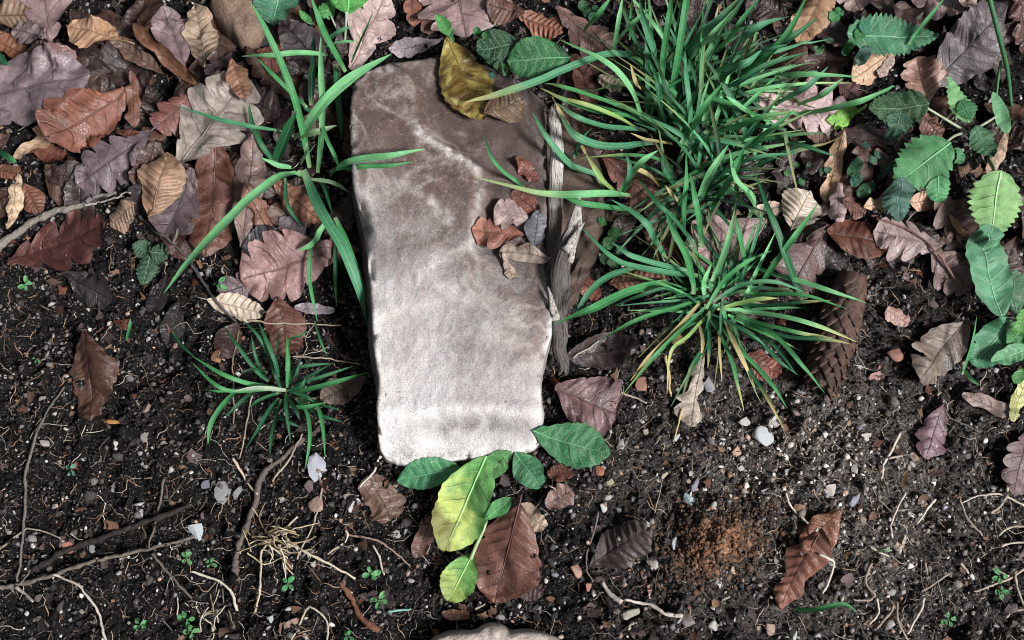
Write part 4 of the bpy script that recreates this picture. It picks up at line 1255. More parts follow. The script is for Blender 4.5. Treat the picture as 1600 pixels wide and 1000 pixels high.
    for path, wv_, amp in (([(646, 192), (662, 214), (700, 236), (744, 262)], 6, 0.75), ([(744, 262), (750, 300), (742, 350), (732, 384)], 7, 0.40),
                           ([(736, 376), (700, 402), (655, 432), (615, 468), (592, 500)], 10, 0.55), ([(622, 286), (660, 305), (702, 344)], 7, 0.5),
                           ([(570, 300), (580, 330), (584, 372)], 6, 0.5), ([(600, 470), (650, 480), (700, 470)], 8, 0.2), ([(640, 540), (720, 520), (800, 540)], 9, 0.2)):
        pa = catmull(np.array(path, float), 40)
        dmin = np.sqrt(((px[..., None] - pa[:, 0]) ** 2 + (py[..., None] - pa[:, 1]) ** 2).min(-1)) + 6 * pn(px / 12, py / 12, 55) + 3 * pn(px / 5, py / 5, 59)
        vein = np.maximum(vein, amp * np.exp(-(np.maximum(dmin, 0) / wv_) ** 2) * np.clip(0.75 + 0.7 * pn(px / 9, py / 9, 60), 0, 1))
    rim = sst(16, 2, dedge) * (0.35 + 0.65 * sst(250, 560, py)) * np.clip(0.6 + pn(px / 24, py / 24, 56), 0, 1)
    front = sst(-14, 4, py - crest) * sst(16, 0, py - crest) + 0.8 * sst(34, 60, py - crest)  # bright crest line and lit lower front, put into the tint
    tint[:nv * nu, 0] = np.clip(vein + rim + 0.5 * front, 0, 1).ravel()
    nrg = len(ring)
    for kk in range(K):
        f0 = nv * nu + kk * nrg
        tint[f0:f0 + nrg, 2] = np.clip(left * 1.8, 0, 1) * (0.55 if kk == 0 else 1.0)  # soil stain and painted shade of the left flank
    tint[:nv * nu, 1] = (1.0 * 0.85 * np.exp(-((py - crest - 26) / 12) ** 2) * np.exp(-((px - 735) / 80) ** 2) * np.clip(0.8 + pn(px / 18, py / 18, 57), 0, 1)  # painted shade band under the crest, then the dark shelf
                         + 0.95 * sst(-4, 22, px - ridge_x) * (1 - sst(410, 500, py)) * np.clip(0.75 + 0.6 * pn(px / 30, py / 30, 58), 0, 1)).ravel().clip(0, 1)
    org = np.array([ctr[0], ctr[1], 0.0])
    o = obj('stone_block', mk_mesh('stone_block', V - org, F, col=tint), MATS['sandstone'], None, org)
    o.data.validate()
    tag(o, 'long pale sandstone block lying in the middle, stained brown at its upper end', 'stone')
    return o


main_stone()


# ---------------------------------------------------------------- the two weathered sticks of wood
def wood(name, pts, wd, label, colr, zoff, flat=0.7, tip=0.15, seed=1, taper=(0.5, 1.0, 1.0, 0.9, 0.6)):
    n, sides = 110, 48
    P = catmull(np.array([PG(a, b, h) for a, b, h in pts]), n)
    s_ = np.linspace(0, 1, n)
    P[:, 0] += 0.0022 * pn(s_ * 4.5, 0 * s_, seed + 8) + 0.0008 * pn(s_ * 13, 0 * s_, seed + 9)
    T = np.gradient(P, axis=0); T /= np.linalg.norm(T, axis=1)[:, None]
    A = np.cross(T, (0, 0, 1.0)); A /= np.linalg.norm(A, axis=1)[:, None]
    B = np.cross(A, T)
    tt = np.linspace(0, 1, n); th = np.linspace(0, 2 * math.pi, sides, endpoint=False)
    rad = 0.00025 * wd * np.interp(tt, np.linspace(0, 1, len(taper)), taper) * (1 + 0.14 * pn(tt * 9, 0 * tt, seed))
    cs, sn = np.cos(th), np.sin(th)
    gro = pn(4.1 * cs[None] + 7 + tt[:, None] * 0.4, 4.1 * sn[None] + tt[:, None] * 0.5, seed + 1) * 0.13 + pn(11 * cs[None] + tt[:, None] * 3, 11 * sn[None] + 0 * tt[:, None], seed + 2) * 0.12
    r = rad[:, None] * (1 + gro)
    V = P[:, None] + (r * cs[None])[..., None] * A[:, None] + (r * sn[None] * flat)[..., None] * B[:, None]
    V[..., :] += T[:, None] * (0.006 * pn(4 * cs[None] + 0 * tt[:, None], 4 * sn[None] + 0 * tt[:, None], seed + 3) * ((tt[:, None] < 0.08) | (tt[:, None] > 0.92)))[..., None]
    s_put(V[..., 0].ravel(), V[..., 1].ravel(), V[..., 2].ravel())
    org = P[n // 2]
    V = np.vstack([V.reshape(-1, 3), P[0][None], P[-1][None]]) - org
    F = grid_faces(n, sides, True); j = np.arange(sides)
    tri = np.vstack([F[:, [0, 1, 2]], F[:, [0, 2, 3]], np.stack([(j + 1) % sides, j, np.full(sides, n * sides)], -1),
                     np.stack([(n - 1) * sides + j, (n - 1) * sides + (j + 1) % sides, np.full(sides, n * sides + 1)], -1)])
    uv = np.vstack([np.stack([np.repeat(tt, sides), np.tile(np.abs(np.linspace(-1, 1, sides)), n)], -1), [[0, 0], [1, 0]]])
    o = obj(name, mk_mesh(name, V, tri, uv=uv), MATS['weathered_wood'], None, org)
    o.color = colr + (tip,)
    return tag(o, label, 'stick', 'weathered sticks of wood along the stone')


wood('weathered_stick', [(868, 168, 0.046), (868, 240, 0.046), (870, 320, 0.044), (863, 380, 0.040), (857, 445, 0.036)], 21, 'pale weathered stick along the upper right edge of the stone', (1.15, 1.12, 1.1), 0, tip=0.50, flat=0.55, seed=61, taper=(0.7, 1.0, 1.0, 0.9, 0.7))
wood('weathered_stick', [(909, 304, 0.056), (896, 350, 0.054), (880, 410, 0.050), (874, 480, 0.044), (876, 530, 0.034), (880, 578, 0.022)], 27, 'splintered stick with bleached tip leaning across the other stick', (1.15, 1.12, 1.1), 0, tip=0.28, flat=0.55, seed=71, taper=(0.12, 0.75, 1.0, 1.0, 0.75, 0.55))

st2 = bpy.data.objects['weathered_stick.001']
for pts_, r0 in (([(884, 392, 0.056), (900, 366, 0.058), (914, 346, 0.059)], 0.0034), ([(868, 500, 0.046), (862, 470, 0.048), (856, 448, 0.047)], 0.0036), ([(890, 410, 0.052), (899, 380, 0.056), (905, 352, 0.060)], 0.0026)):
    Pq = catmull(np.array([PG(*q_) for q_ in pts_]), 14)
    V, F, uv = tube(Pq, np.linspace(1, 0.15, 14) * r0, 9, 5, 0.5)
    so = obj('splinter', mk_mesh('splinter', V - np.array(st2.location), F, uv=uv), MATS['weathered_wood'], st2); so.color = (1.1, 1.08, 1.05, 1.0)

# ---- debris lying on the stone
leaf('scrap', (806, 248), (838, 284), 26, (122, 66, 50), 'small dark rusty scrap on the upper right of the stone', rib=False, wr=2)
leaf('oak', (846, 336), (800, 300), 44, (148, 92, 74), 'rusty leaf bit behind the pink leaf on the stone', cw=-0.4)
leaf('oak', (818, 370), (738, 366), 54, (148, 92, 74), 'rust brown lobed leaf resting on the stone', cw=-0.35, lobes=3, depth=0.35)
leaf('oak', (830, 344), (772, 332), 58, (196, 168, 164), 'pale pink leaf with holes resting on the stone', cw=-0.3, lobes=3, depth=0.3, wr=1.3)
leaf('beech', (834, 390), (842, 328), 34, (116, 116, 126), 'blue grey leaf on the stone beside the stick', cw=-0.5)
leaf('narrow', (860, 410), (780, 398), 26, (176, 158, 142), 'greyish tan rolled leaf on the stone below the rust brown leaf', cw=-1.2, bend=-0.06)
leaf('narrow', (786, 394), (802, 436), 20, (178, 158, 140), 'greyish tan bent leaf point hanging on the stone', cw=-1.0)
leaf('beech', (698, 58), (758, 204), 86, (172, 156, 66), 'yellow and brown rotting leaf draped over the top of the stone', cw=-0.25, wr=1.6, q=0.9, mat='rotting_leaf', tear=0.05, k=1.15, crump=0.5)
leaf('beech', (756, 190), (818, 158), 62, (110, 88, 66), 'brown spotted leaf beside the yellow rotting leaf on the stone', cw=-0.2, wr=1.5, wet=True, crump=0.5)
# ---------------------------------------------------------------- twigs, roots and straws
def lying(name, pts, w0, w1, colr, label, mat='twig', parent=None, n=None, group=None, cat=None, knob=0.12, lift=0.0, jit=0.8, sides=6, k=0.85, raise_ends=0.0):
    L = sum(math.hypot(pts[i + 1][0] - pts[i][0], pts[i + 1][1] - pts[i][1]) for i in range(len(pts) - 1))
    n = n or int(np.clip(L / 3.2, 8, 90))
    q = catmull(np.array(pts, float), n)
    sd = int(abs(pts[0][0] * 7 + pts[0][1] * 3)) % 500
    tt = np.linspace(0, 1, n)
    if L > 25:
        q[:, 0] += jit * (2.6 * pn(tt * L / 30, 0 * tt, sd) + 1.3 * pn(tt * L / 11, 0 * tt, sd + 4)); q[:, 1] += jit * (2.6 * pn(tt * L / 30, 0 * tt + 9.1, sd + 1) + 1.3 * pn(tt * L / 11, 0 * tt + 3.1, sd + 5))
    wk = 0.66 if mat == 'root' else 0.74
    r = wk * 0.00025 * np.linspace(w0, w1, n) * (1 + knob * pn(tt * L / 14, 0 * tt, sd + 2))
    P = np.array([PS(a, b, 0.001) for a, b in q])
    z = P[:, 2].copy()
    m = max(1, n // 9)
    zm = np.array([z[max(0, i - m):i + m + 1].max() for i in range(n)])
    zm = np.convolve(np.pad(zm, m, mode='edge'), np.ones(2 * m + 1) / (2 * m + 1), 'valid')
    P[:, 2] = zm * 0.5 + z * 0.5 - 0.0016 + r * 0.45 + lift + 0.0016 * pn(tt * L / 40, 0 * tt, sd + 6) + raise_ends * np.abs(2 * tt - 1) ** 3
    V, F, uv = tube(P, r, max(8, sides), sd, 0.45)
    s_put(P[:, 0], P[:, 1], P[:, 2] + r)
    org = np.array(parent.location) if parent is not None else P[n // 2]
    o = obj(name, mk_mesh(name, V - org, F, uv=uv), MATS[mat], parent, None if parent is not None else org)
    o.color = lin(colr, k) + (1,)
    if parent is None: tag(o, label, cat or name.split('_')[-1], group)
    return o


GT = 'twigs lying on the ground'; GR = 'thin roots exposed on the soil'; GS = 'straws lying on the ground'
GREY = (128, 120, 112); DK = (84, 74, 68); STRAW = (196, 180, 156); PALE = (206, 196, 180); BRN = (124, 96, 80)
br = empty('fallen_branch', PS(90, 330))
tag(br, 'grey forked fallen branch above the dark red oak leaf', 'branch')
lying('branch_stem', [(-20, 400), (20, 368), (60, 342), (100, 328), (134, 318)], 19, 11, (140, 132, 124), None, parent=br, knob=0.3, sides=10)
lying('branch_fork', [(132, 319), (160, 316), (205, 302)], 5, 3, (190, 182, 170), None, parent=br)
lying('branch_fork', [(134, 316), (152, 306), (180, 300)], 12, 6, (128, 122, 120), None, parent=br, knob=0.3)
lying('twig', [(216, 336), (240, 358), (262, 374), (290, 402)], 8, 6, (86, 80, 78), 'dark bent twig above the three part bramble leaf', group=GT)
lying('twig', [(276, 356), (269, 384), (272, 392)], 6, 6, (150, 140, 132), 'short grey twig stub beside the bramble leaf', group=GT)
lying('twig', [(298, 412), (318, 440), (334, 468), (368, 502)], 7, 5, (88, 82, 84), 'dark slanting twig left of the cream beech leaf', group=GT)
lying('twig', [(-14, 922), (60, 905), (150, 876), (235, 857), (304, 838)], 10, 5, (122, 112, 102), 'long slanting grey twig near the bottom left corner', group=GT, knob=0.2)
lying('twig', [(66, 655), (44, 720), (38, 800), (28, 908)], 6, 5, (120, 112, 106), 'long upright thin twig at the left edge', group=GT)
lying('twig', [(100, 604), (72, 645), (56, 680)], 4, 4, (112, 104, 100), 'thin twig running from the dark wet curled leaf', group=GT)
lying('twig', [(28, 912), (40, 900), (48, 885)], 4, 3, (132, 122, 112), 'tiny side twig at the foot of the upright twig', group=GT)
lying('twig', [(256, 748), (246, 800), (232, 856)], 5, 4, (120, 110, 104), 'thin upright twig meeting the long slanting twig', group=GT)
lying('twig', [(237, 864), (262, 895), (300, 936)], 6, 5, (112, 102, 96), 'thin twig slanting away below the long slanting twig', group=GT)
lying('twig', [(24, 918), (38, 928), (51, 940)], 6, 5, (176, 166, 154), 'short pale stub below the long slanting twig', group=GT)
lying('root', [(50, 890), (100, 862), (170, 836), (230, 814), (300, 790)], 14, 11, (48, 42, 39), 'soil covered root above the long slanting twig', group=GR, knob=0.4, cat='root')
lying('root', [(-10, 866), (30, 832), (52, 826), (95, 841)], 5, 3, (156, 146, 136), 'thin arching root at the left edge', 'root', group=GR, cat='root')
lying('root', [(82, 898), (118, 914), (146, 944), (158, 975), (168, 1010)], 5, 6, (196, 186, 172), 'pale curving root near the bottom left corner', 'root', group=GR, cat='root')
lying('root', [(474, 684), (440, 716), (408, 745), (398, 790), (378, 840), (368, 880), (370, 908)], 10, 13, (108, 98, 92), 'thick grey root running down from the small grass tuft', group=GR, knob=0.3, cat='root', sides=9)
lying('straw', [(300, 892), (340, 908), (362, 930), (370, 956)], 5, 7, (216, 206, 190), 'pale bent straw left of the thick grey root', 'root', group=GS)
lying('straw', [(466, 808), (422, 846), (408, 868), (407, 915), (398, 956)], 5, 5, (204, 190, 166), 'long bent straw crossing the root tangle', 'root', group=GS)
lying('straw', [(446, 850), (500, 874), (556, 903)], 6, 5, (222, 210, 188), 'straight pale straw right of the root tangle', 'root', group=GS)
lying('straw', [(504, 758), (492, 810), (464, 874)], 4, 4, (176, 162, 142), 'thin upright straw above the root tangle', 'root', group=GS)
lying('straw', [(364, 716), (382, 746), (402, 774)], 6, 4, (204, 186, 164), 'short straw beside the thick grey root', 'root', group=GS)
lying('straw', [(472, 678), (455, 712), (424, 752)], 4, 4, (190, 176, 156), 'straw leaning down from the small grass tuft', 'root', group=GS)
lying('straw', [(594, 712), (586, 735), (562, 762)], 6, 4, (226, 214, 196), 'pale straw at the lower left corner of the stone', 'root', group=GS)
lying('straw', [(388, 502), (450, 505), (533, 509)], 4, 3, (190, 172, 150), 'level straw above the small grass tuft', 'root', group=GS)
lying('straw', [(458, 557), (510, 560), (570, 572)], 4, 3, (196, 178, 158), 'level straw between the small grass tuft and the stone', 'root', group=GS)
lying('straw', [(374, 517), (364, 560), (364, 590), (365, 664)], 4, 3, (150, 126, 106), 'thin brown straw standing left of the small grass tuft', 'root', group=GS)
lying('straw', [(395, 618), (386, 660), (374, 716)], 4, 3, (176, 156, 138), 'thin straw below the pale foot of the small grass tuft', 'root', group=GS)
lying('straw', [(540, 835), (580, 842), (612, 858), (642, 884)], 5, 4, (150, 128, 116), 'brown bent straw left of the brown curled leaf', 'root', group=GS)
lying('straw', [(582, 852), (594, 875), (600, 900)], 5, 4, (200, 186, 170), 'short pale root above the upper bottom seedling', 'root', group=GS)
lying('root', [(530, 910), (545, 930), (556, 950), (572, 972), (592, 986)], 8, 14, (126, 84, 66), 'rusty flaking root at the bottom left of the hollow', group=GR, knob=0.35, cat='root')
lying('straw', [(482, 946), (470, 970), (454, 1006)], 5, 4, (190, 178, 160), 'left leg of the forked pale straw at the bottom edge', 'root', group=GS)
lying('straw', [(483, 947), (508, 966), (511, 1006)], 4, 5, (190, 178, 160), 'right leg of the forked pale straw at the bottom edge', 'root', group=GS)
lying('straw', [(540, 828), (542, 842), (512, 866)], 5, 4, (206, 192, 172), 'small hooked straw right of the root tangle', 'root', group=GS)
lying('straw', [(742, 952), (758, 944)], 4, 4, (190, 176, 160), 'tiny straw under the reddish brown leaf', 'root', group=GS)
lying('straw', [(605, 955), (624, 953), (643, 951)], 6, 4, (140, 190, 178), 'short pale bluish straw in the hollow at the bottom', 'root', group=GS)
lying('root', [(942, 908), (952, 928), (972, 940)], 8, 12, (206, 194, 184), 'thick pale root stub below the dark ribbed leaf', 'root', group=GR, cat='root')
lying('root', [(976, 938), (1010, 944), (1040, 958), (1066, 964)], 6, 10, (212, 200, 190), 'pale curved root right of the thick root stub', 'root', group=GR, cat='root')
lying('root', [(934, 800), (918, 870), (918, 890), (928, 910)], 4, 3, (120, 112, 108), 'thin root curling round the dark ribbed leaf', 'root', group=GR, cat='root')
lying('stalk', [(1358, 341), (1400, 350), (1450, 380), (1486, 430), (1514, 464)], 5, 6, (134, 100, 92), 'thin brown leaf stalk arching over the pale mauve oak leaf', 'root', group=GS, jit=0.3)
lying('stalk', [(868, 708), (888, 694), (912, 700), (942, 724)], 4, 4, (206, 184, 156), 'pale curly tendril on the green leaf right of the stone', 'root', group=GS, lift=0.001)
lying('straw', [(852, 757), (868, 764), (880, 784)], 4, 3, (196, 178, 160), 'small arched straw right of the cream triangular scrap', 'root', group=GS)
lying('straw', [(970, 612), (990, 620), (1012, 630)], 4, 4, (186, 170, 158), 'short straw right of the dark purple oak leaf', 'root', group=GS)
lying('straw', [(1040, 556), (1046, 590), (1048, 620)], 7, 5, (206, 186, 130), 'yellow dead blade below the lower grass tuft', 'root', group=GS)
lying('straw', [(1066, 640), (1058, 668), (1052, 690)], 6, 3, (214, 190, 140), 'yellow straw left of the cream crumpled leaf', 'root', group=GS)
lying('straw', [(895, 558), (915, 546), (936, 531)], 5, 4, (176, 168, 156), 'grey straw tip right of the splintered stick', 'root', group=GS)
# pale roots at the lower right
RR = [[(1600, 790), (1560, 772), (1530, 775), (1502, 785)], [(1498, 778), (1512, 810), (1533, 838)], [(1575, 762), (1568, 785), (1548, 802)], [(1612, 822), (1580, 825), (1562, 838)],
      [(1612, 848), (1585, 848), (1565, 852)], [(1612, 880), (1575, 905), (1545, 918), (1520, 925)], [(1576, 900), (1560, 892), (1544, 884)], [(1586, 898), (1592, 925), (1602, 950)],
      [(1440, 924), (1460, 912), (1482, 896)], [(1400, 940), (1402, 965), (1412, 990), (1424, 1006)], [(1444, 935), (1432, 965), (1418, 990)], [(1397, 945), (1385, 965), (1370, 982)],
      [(1415, 770), (1398, 800), (1391, 822), (1394, 842)], [(1462, 780), (1450, 795), (1432, 818)], [(1405, 676), (1384, 720), (1376, 750)], [(1388, 716), (1410, 712)],
      [(1361, 880), (1352, 905), (1366, 928), (1352, 938), (1332, 936)], [(1280, 865), (1300, 880), (1292, 912), (1284, 926)], [(1228, 770), (1238, 795), (1262, 818)],
      [(1140, 932), (1128, 938)], [(1610, 948), (1585, 955), (1572, 965)], [(1445, 880), (1450, 898)], [(1370, 935), (1372, 960), (1358, 975)], [(1360, 853), (1370, 862), (1386, 868)], [(1500, 880), (1514, 896)]]
WHERE = ['arching pale root at the right edge', 'straight pale root below the arching root', 'short pale root under the arching root', 'pale root lying level at the right edge',
         'pale root just below the level one', 'long pale root slanting in from the right edge', 'thin branch of the long slanting pale root', 'brown root hanging off the long slanting pale root',
         'cut cream straw on the lower right soil', 'curved pale root at the bottom right', 'slanting pale root meeting the cut straw', 'thin root leaning left at the bottom right',
         'pale hooked root above the oval pale pebble', 'flat grey root right of the hooked root', 'pale straight twig right of the cone', 'tiny side twig on the straight twig right of the cone',
         'zigzag white root right of the folded rusty beech leaf', 'dark thin twig right of the folded rusty beech leaf', 'thin brown twig above the folded rusty beech leaf',
         'tiny curved reddish root left of the folded rusty beech leaf', 'pale root stub in the bottom right corner', 'tiny upright pale root above the cut cream straw', 'thin wavy root below the zigzag root',
         'tiny pale root beside the oval pale pebble', 'tiny slanting pale root near the long slanting root']
for pth, lab in zip(RR, WHERE):
    lying('root', pth, random.uniform(4, 7.5), random.uniform(3, 5.5), random.choice([(214, 200, 184), (190, 174, 160), (168, 150, 136), (222, 212, 196)]), lab, 'root', group=GR, cat='root', lift=0.001)

tuft = empty('root_tangle', PS(440, 850))
tag(tuft, 'tangle of fine straw coloured roots beside the thick grey root', 'roots')
r3 = np.random.default_rng(9)
for i in range(34):
    a = r3.uniform(-0.5, 1.4) + (math.pi if r3.random() < 0.25 else 0); L = r3.uniform(20, 62); x0, y0 = 425 + r3.normal(0, 16), 846 + r3.normal(0, 12)
    b_ = a + r3.normal(0, 0.5)
    lying('root', [(x0, y0), (x0 + L * 0.5 * math.cos(a), y0 + L * 0.5 * math.sin(a)), (x0 + L * (0.5 * math.cos(a) + 0.5 * math.cos(b_)), y0 + L * (0.5 * math.sin(a) + 0.5 * math.sin(b_)))],
          3.4, 2.4, [(206, 190, 160), (178, 160, 128), (150, 130, 100), (218, 206, 182)][i % 4], None, 'root', parent=tuft, lift=r3.uniform(0, 0.003), sides=5)
tuft = empty('root_tangle', PS(320, 965))
tag(tuft, 'small tangle of pale roots at the bottom edge', 'roots')
for i in range(16):
    a = r3.uniform(0, 6.28); L = r3.uniform(18, 46); x0, y0 = 322 + r3.normal(0, 18), 962 + r3.normal(0, 12)
    b_ = a + r3.normal(0, 0.7)
    lying('root', [(x0, y0), (x0 + L * 0.5 * math.cos(a), y0 + L * 0.5 * math.sin(a)), (x0 + L * (0.5 * math.cos(a) + 0.5 * math.cos(b_)), y0 + L * (0.5 * math.sin(a) + 0.5 * math.sin(b_)))],
          3.4, 2.2, [(206, 196, 176), (190, 176, 156), (150, 136, 116)][i % 3], None, 'root', parent=tuft, lift=r3.uniform(0, 0.003), sides=5)

# ---------------------------------------------------------------- rust coloured clod
def clod():
    rc = np.random.default_rng(17)
    n = 5200
    px = 1118 + 62 * rc.normal(0, 0.78, n); py = 848 + 46 * rc.normal(0, 0.70, n) - 0.25 * (px - 1118)
    P = np.array([PG(a_, b_, 0.0) for a_, b_ in zip(px, py)])
    d = np.hypot((px - 1118) / 66, (py - 848 + 0.25 * (px - 1118)) / 48)
    lump = 0.35 + 0.9 * pn(px / 20, py / 20, 88)
    P[:, 2] += 0.008 * np.clip(1 - d * d, 0, 1) * rc.random(n) ** 0.4 * np.clip(lump + 0.4, 0.15, 1.2) + 0.001
    rad_ = 0.0005 + 0.0021 * rc.random(n) ** 4.0
    base_ = np.array([lin(c_) for c_ in ((152, 112, 86), (132, 94, 72), (174, 138, 108), (112, 82, 66), (72, 60, 54), (134, 110, 98), (144, 100, 74))])[rc.integers(0, 7, n)] * rc.uniform(0.6, 1.15, (n, 1))
    far = np.clip((d - 0.35) / 0.7, 0, 1)[:, None] * rc.random((n, 1)) ** 0.5
    base_ = base_ * (1 - far) + far * np.array([[0.03, 0.026, 0.024]])
    V, F, C = blobs(P, rad_, base_, rc)
    s_put(P[:, 0], P[:, 1], P[:, 2])
    org = P.mean(0)
    o = obj('soil_clod', mk_mesh('soil_clod', V - org, F, col=C, smooth=False), MATS['soil_crumb'], None, org)
    tag(o, 'rust orange crumbly clod of earth right of the dark ribbed leaf', 'clod')


clod()


# ---------------------------------------------------------------- spruce cone with its scales
def cone():
    a = PS(1336, 432, 0.014); b = PS(1284, 604, 0.013)
    a[2] = float(G_smooth(a[0], a[1])) + 0.012; b[2] = float(G_smooth(b[0], b[1])) + 0.010
    L = np.linalg.norm(b - a); ax = (b - a) / L
    root = empty('spruce_cone', (a + b) / 2)
    tag(root, 'brown spruce cone half hidden by the right of the lower grass tuft', 'cone')
    org = np.array(root.location)
    side = np.cross(ax, (0, 0, 1.0)); side /= np.linalg.norm(side); upv = np.cross(side, ax)
    prof = lambda t: 0.0168 * (0.35 + 0.65 * math.sin(math.pi * (0.12 + 0.80 * t)) ** 0.7)
    n = 30; tt = np.linspace(0, 1, n)
    V, F, uv = tube(np.array([a + ax * L * t for t in tt]), [prof(t) * 0.80 for t in tt], 14)
    o = obj('core', mk_mesh('core', V - org, F, uv=uv), MATS['cone_scale'], root); o.color = lin((74, 48, 38)) + (1,)
    # one scale: a cupped, rounded plate; local x outwards-axis, y across, z out of the cone
    m, k = 6, 7
    P = []
    for i in range(m):
        s = i / (m - 1)
        hw = 0.0078 * math.sin(math.pi * (0.30 + 0.62 * s)) ** 0.8
        for j in range(k):
            y = (j / (k - 1) * 2 - 1)
            P.append((0.016 * s - 0.003 * y * y * s, y * hw, 0.0024 * s + 0.0012 * s * s - 0.0030 * y * y))
    P = np.array(P); n0 = len(P)
    Q = P - np.array([0, 0, 0.0009])
    Ff = grid_faces(m, k)
    edge = [i * k for i in range(m)] + [(m - 1) * k + j for j in range(1, k)] + [i * k + k - 1 for i in range(m - 2, -1, -1)]
    rim = np.array([(edge[i], edge[i + 1], n0 + edge[i + 1], n0 + edge[i]) for i in range(len(edge) - 1)])
    me = mk_mesh('scale', np.vstack([P, Q]), np.vstack([Ff, Ff[:, ::-1] + n0, rim]))
    me.materials.append(MATS['cone_scale'])
    from mathutils import Matrix
    rc = np.random.default_rng(5)
    cnt = 150
    for i in range(cnt):
        t = 0.02 + 0.97 * i / cnt
        th = i * 2.39996
        out = math.cos(th) * side + math.sin(th) * upv
        r = prof(t) * 0.86
        p = a + ax * (L * t - 0.006) + out * r
        d = ax                                                     # scales point towards the tip
        y = np.cross(out, d)
        M = Matrix([[d[0], y[0], out[0], p[0] - org[0]], [d[1], y[1], out[1], p[1] - org[1]], [d[2], y[2], out[2], p[2] - org[2]], [0, 0, 0, 1]])
        s = bpy.data.objects.new('scale', me); COL.objects.link(s); s.parent = root
        f = 0.72 + 0.45 * (prof(t) / 0.0168 - 0.35)
        s.matrix_local = M @ Matrix.Rotation(rc.normal(-0.02, 0.06), 4, 'Y') @ Matrix.Rotation(rc.normal(0, 0.08), 4, 'Z') @ Matrix.Diagonal((f, f * rc.uniform(0.9, 1.1), f, 1))
        kk = rc.uniform(0.55, 1.2)
        s.color = tuple(kk * v for v in lin((86, 62, 52))) + (1,)
    P_ = np.array([a + ax * L * t for t in np.linspace(0, 1, 60)])
    for sgn in np.linspace(-0.013, 0.013, 13):
        s_put(P_[:, 0] + side[0] * sgn, P_[:, 1] + side[1] * sgn, P_[:, 2] + 0.016)


cone()

# ---------------------------------------------------------------- pebbles
import bmesh
PEB = []
for i in range(9):
    bm = bmesh.new(); bmesh.ops.create_icosphere(bm, subdivisions=2 if i % 3 else 3, radius=1.0)
    rp = np.random.default_rng(300 + i)
    pl_ = rp.normal(size=(7, 3)); pl_ /= np.linalg.norm(pl_, axis=1)[:, None]; dd = rp.uniform(0.30, 0.66, 7)
    for v in bm.verts:
        c = np.array(v.co)
        for p_, d_ in zip(pl_, dd):                      # knock flats off the ball
            e = c @ p_ - d_
            if e > 0: c = c - p_ * e * 0.985
        c = c * (1 + 0.06 * float(pn(c[0] * 2 + i, c[1] * 2 + c[2], 3)) + 0.03 * float(pn(c[0] * 6 + i, c[1] * 6 + c[2] * 5, 4)))
        v.co = c
    me = bpy.data.meshes.new('pebble'); bm.to_mesh(me); bm.free()
    me.polygons.foreach_set('use_smooth', np.full(len(me.polygons), i % 3 == 0, dtype=bool))
    me.materials.append(MATS['pebble']); PEB.append(me)
rp = np.random.default_rng(12)


def pebble(px, py, w, h, colr, label, group='pebbles in the soil', k=0.85, name='pebble'):
    p = PS(px, py, 0.0)
    o = bpy.data.objects.new(name, PEB[rp.integers(9)]); COL.objects.link(o)
    sx, sy = w * 0.00031, h * 0.00031
    sz = 0.7 * min(sx, sy)
    o.location = (p[0], p[1], p[2] - 0.0038 + sz * 0.18)
    o.rotation_euler = (rp.normal(0, 0.3), rp.normal(0, 0.3), rp.normal(0, 0.3))
    o.scale = (sx, sy, sz)
    o.color = tuple(0.84 * v_ for v_ in lin(colr, k)) + (1,)
    tag(o, label, 'pebble', group)


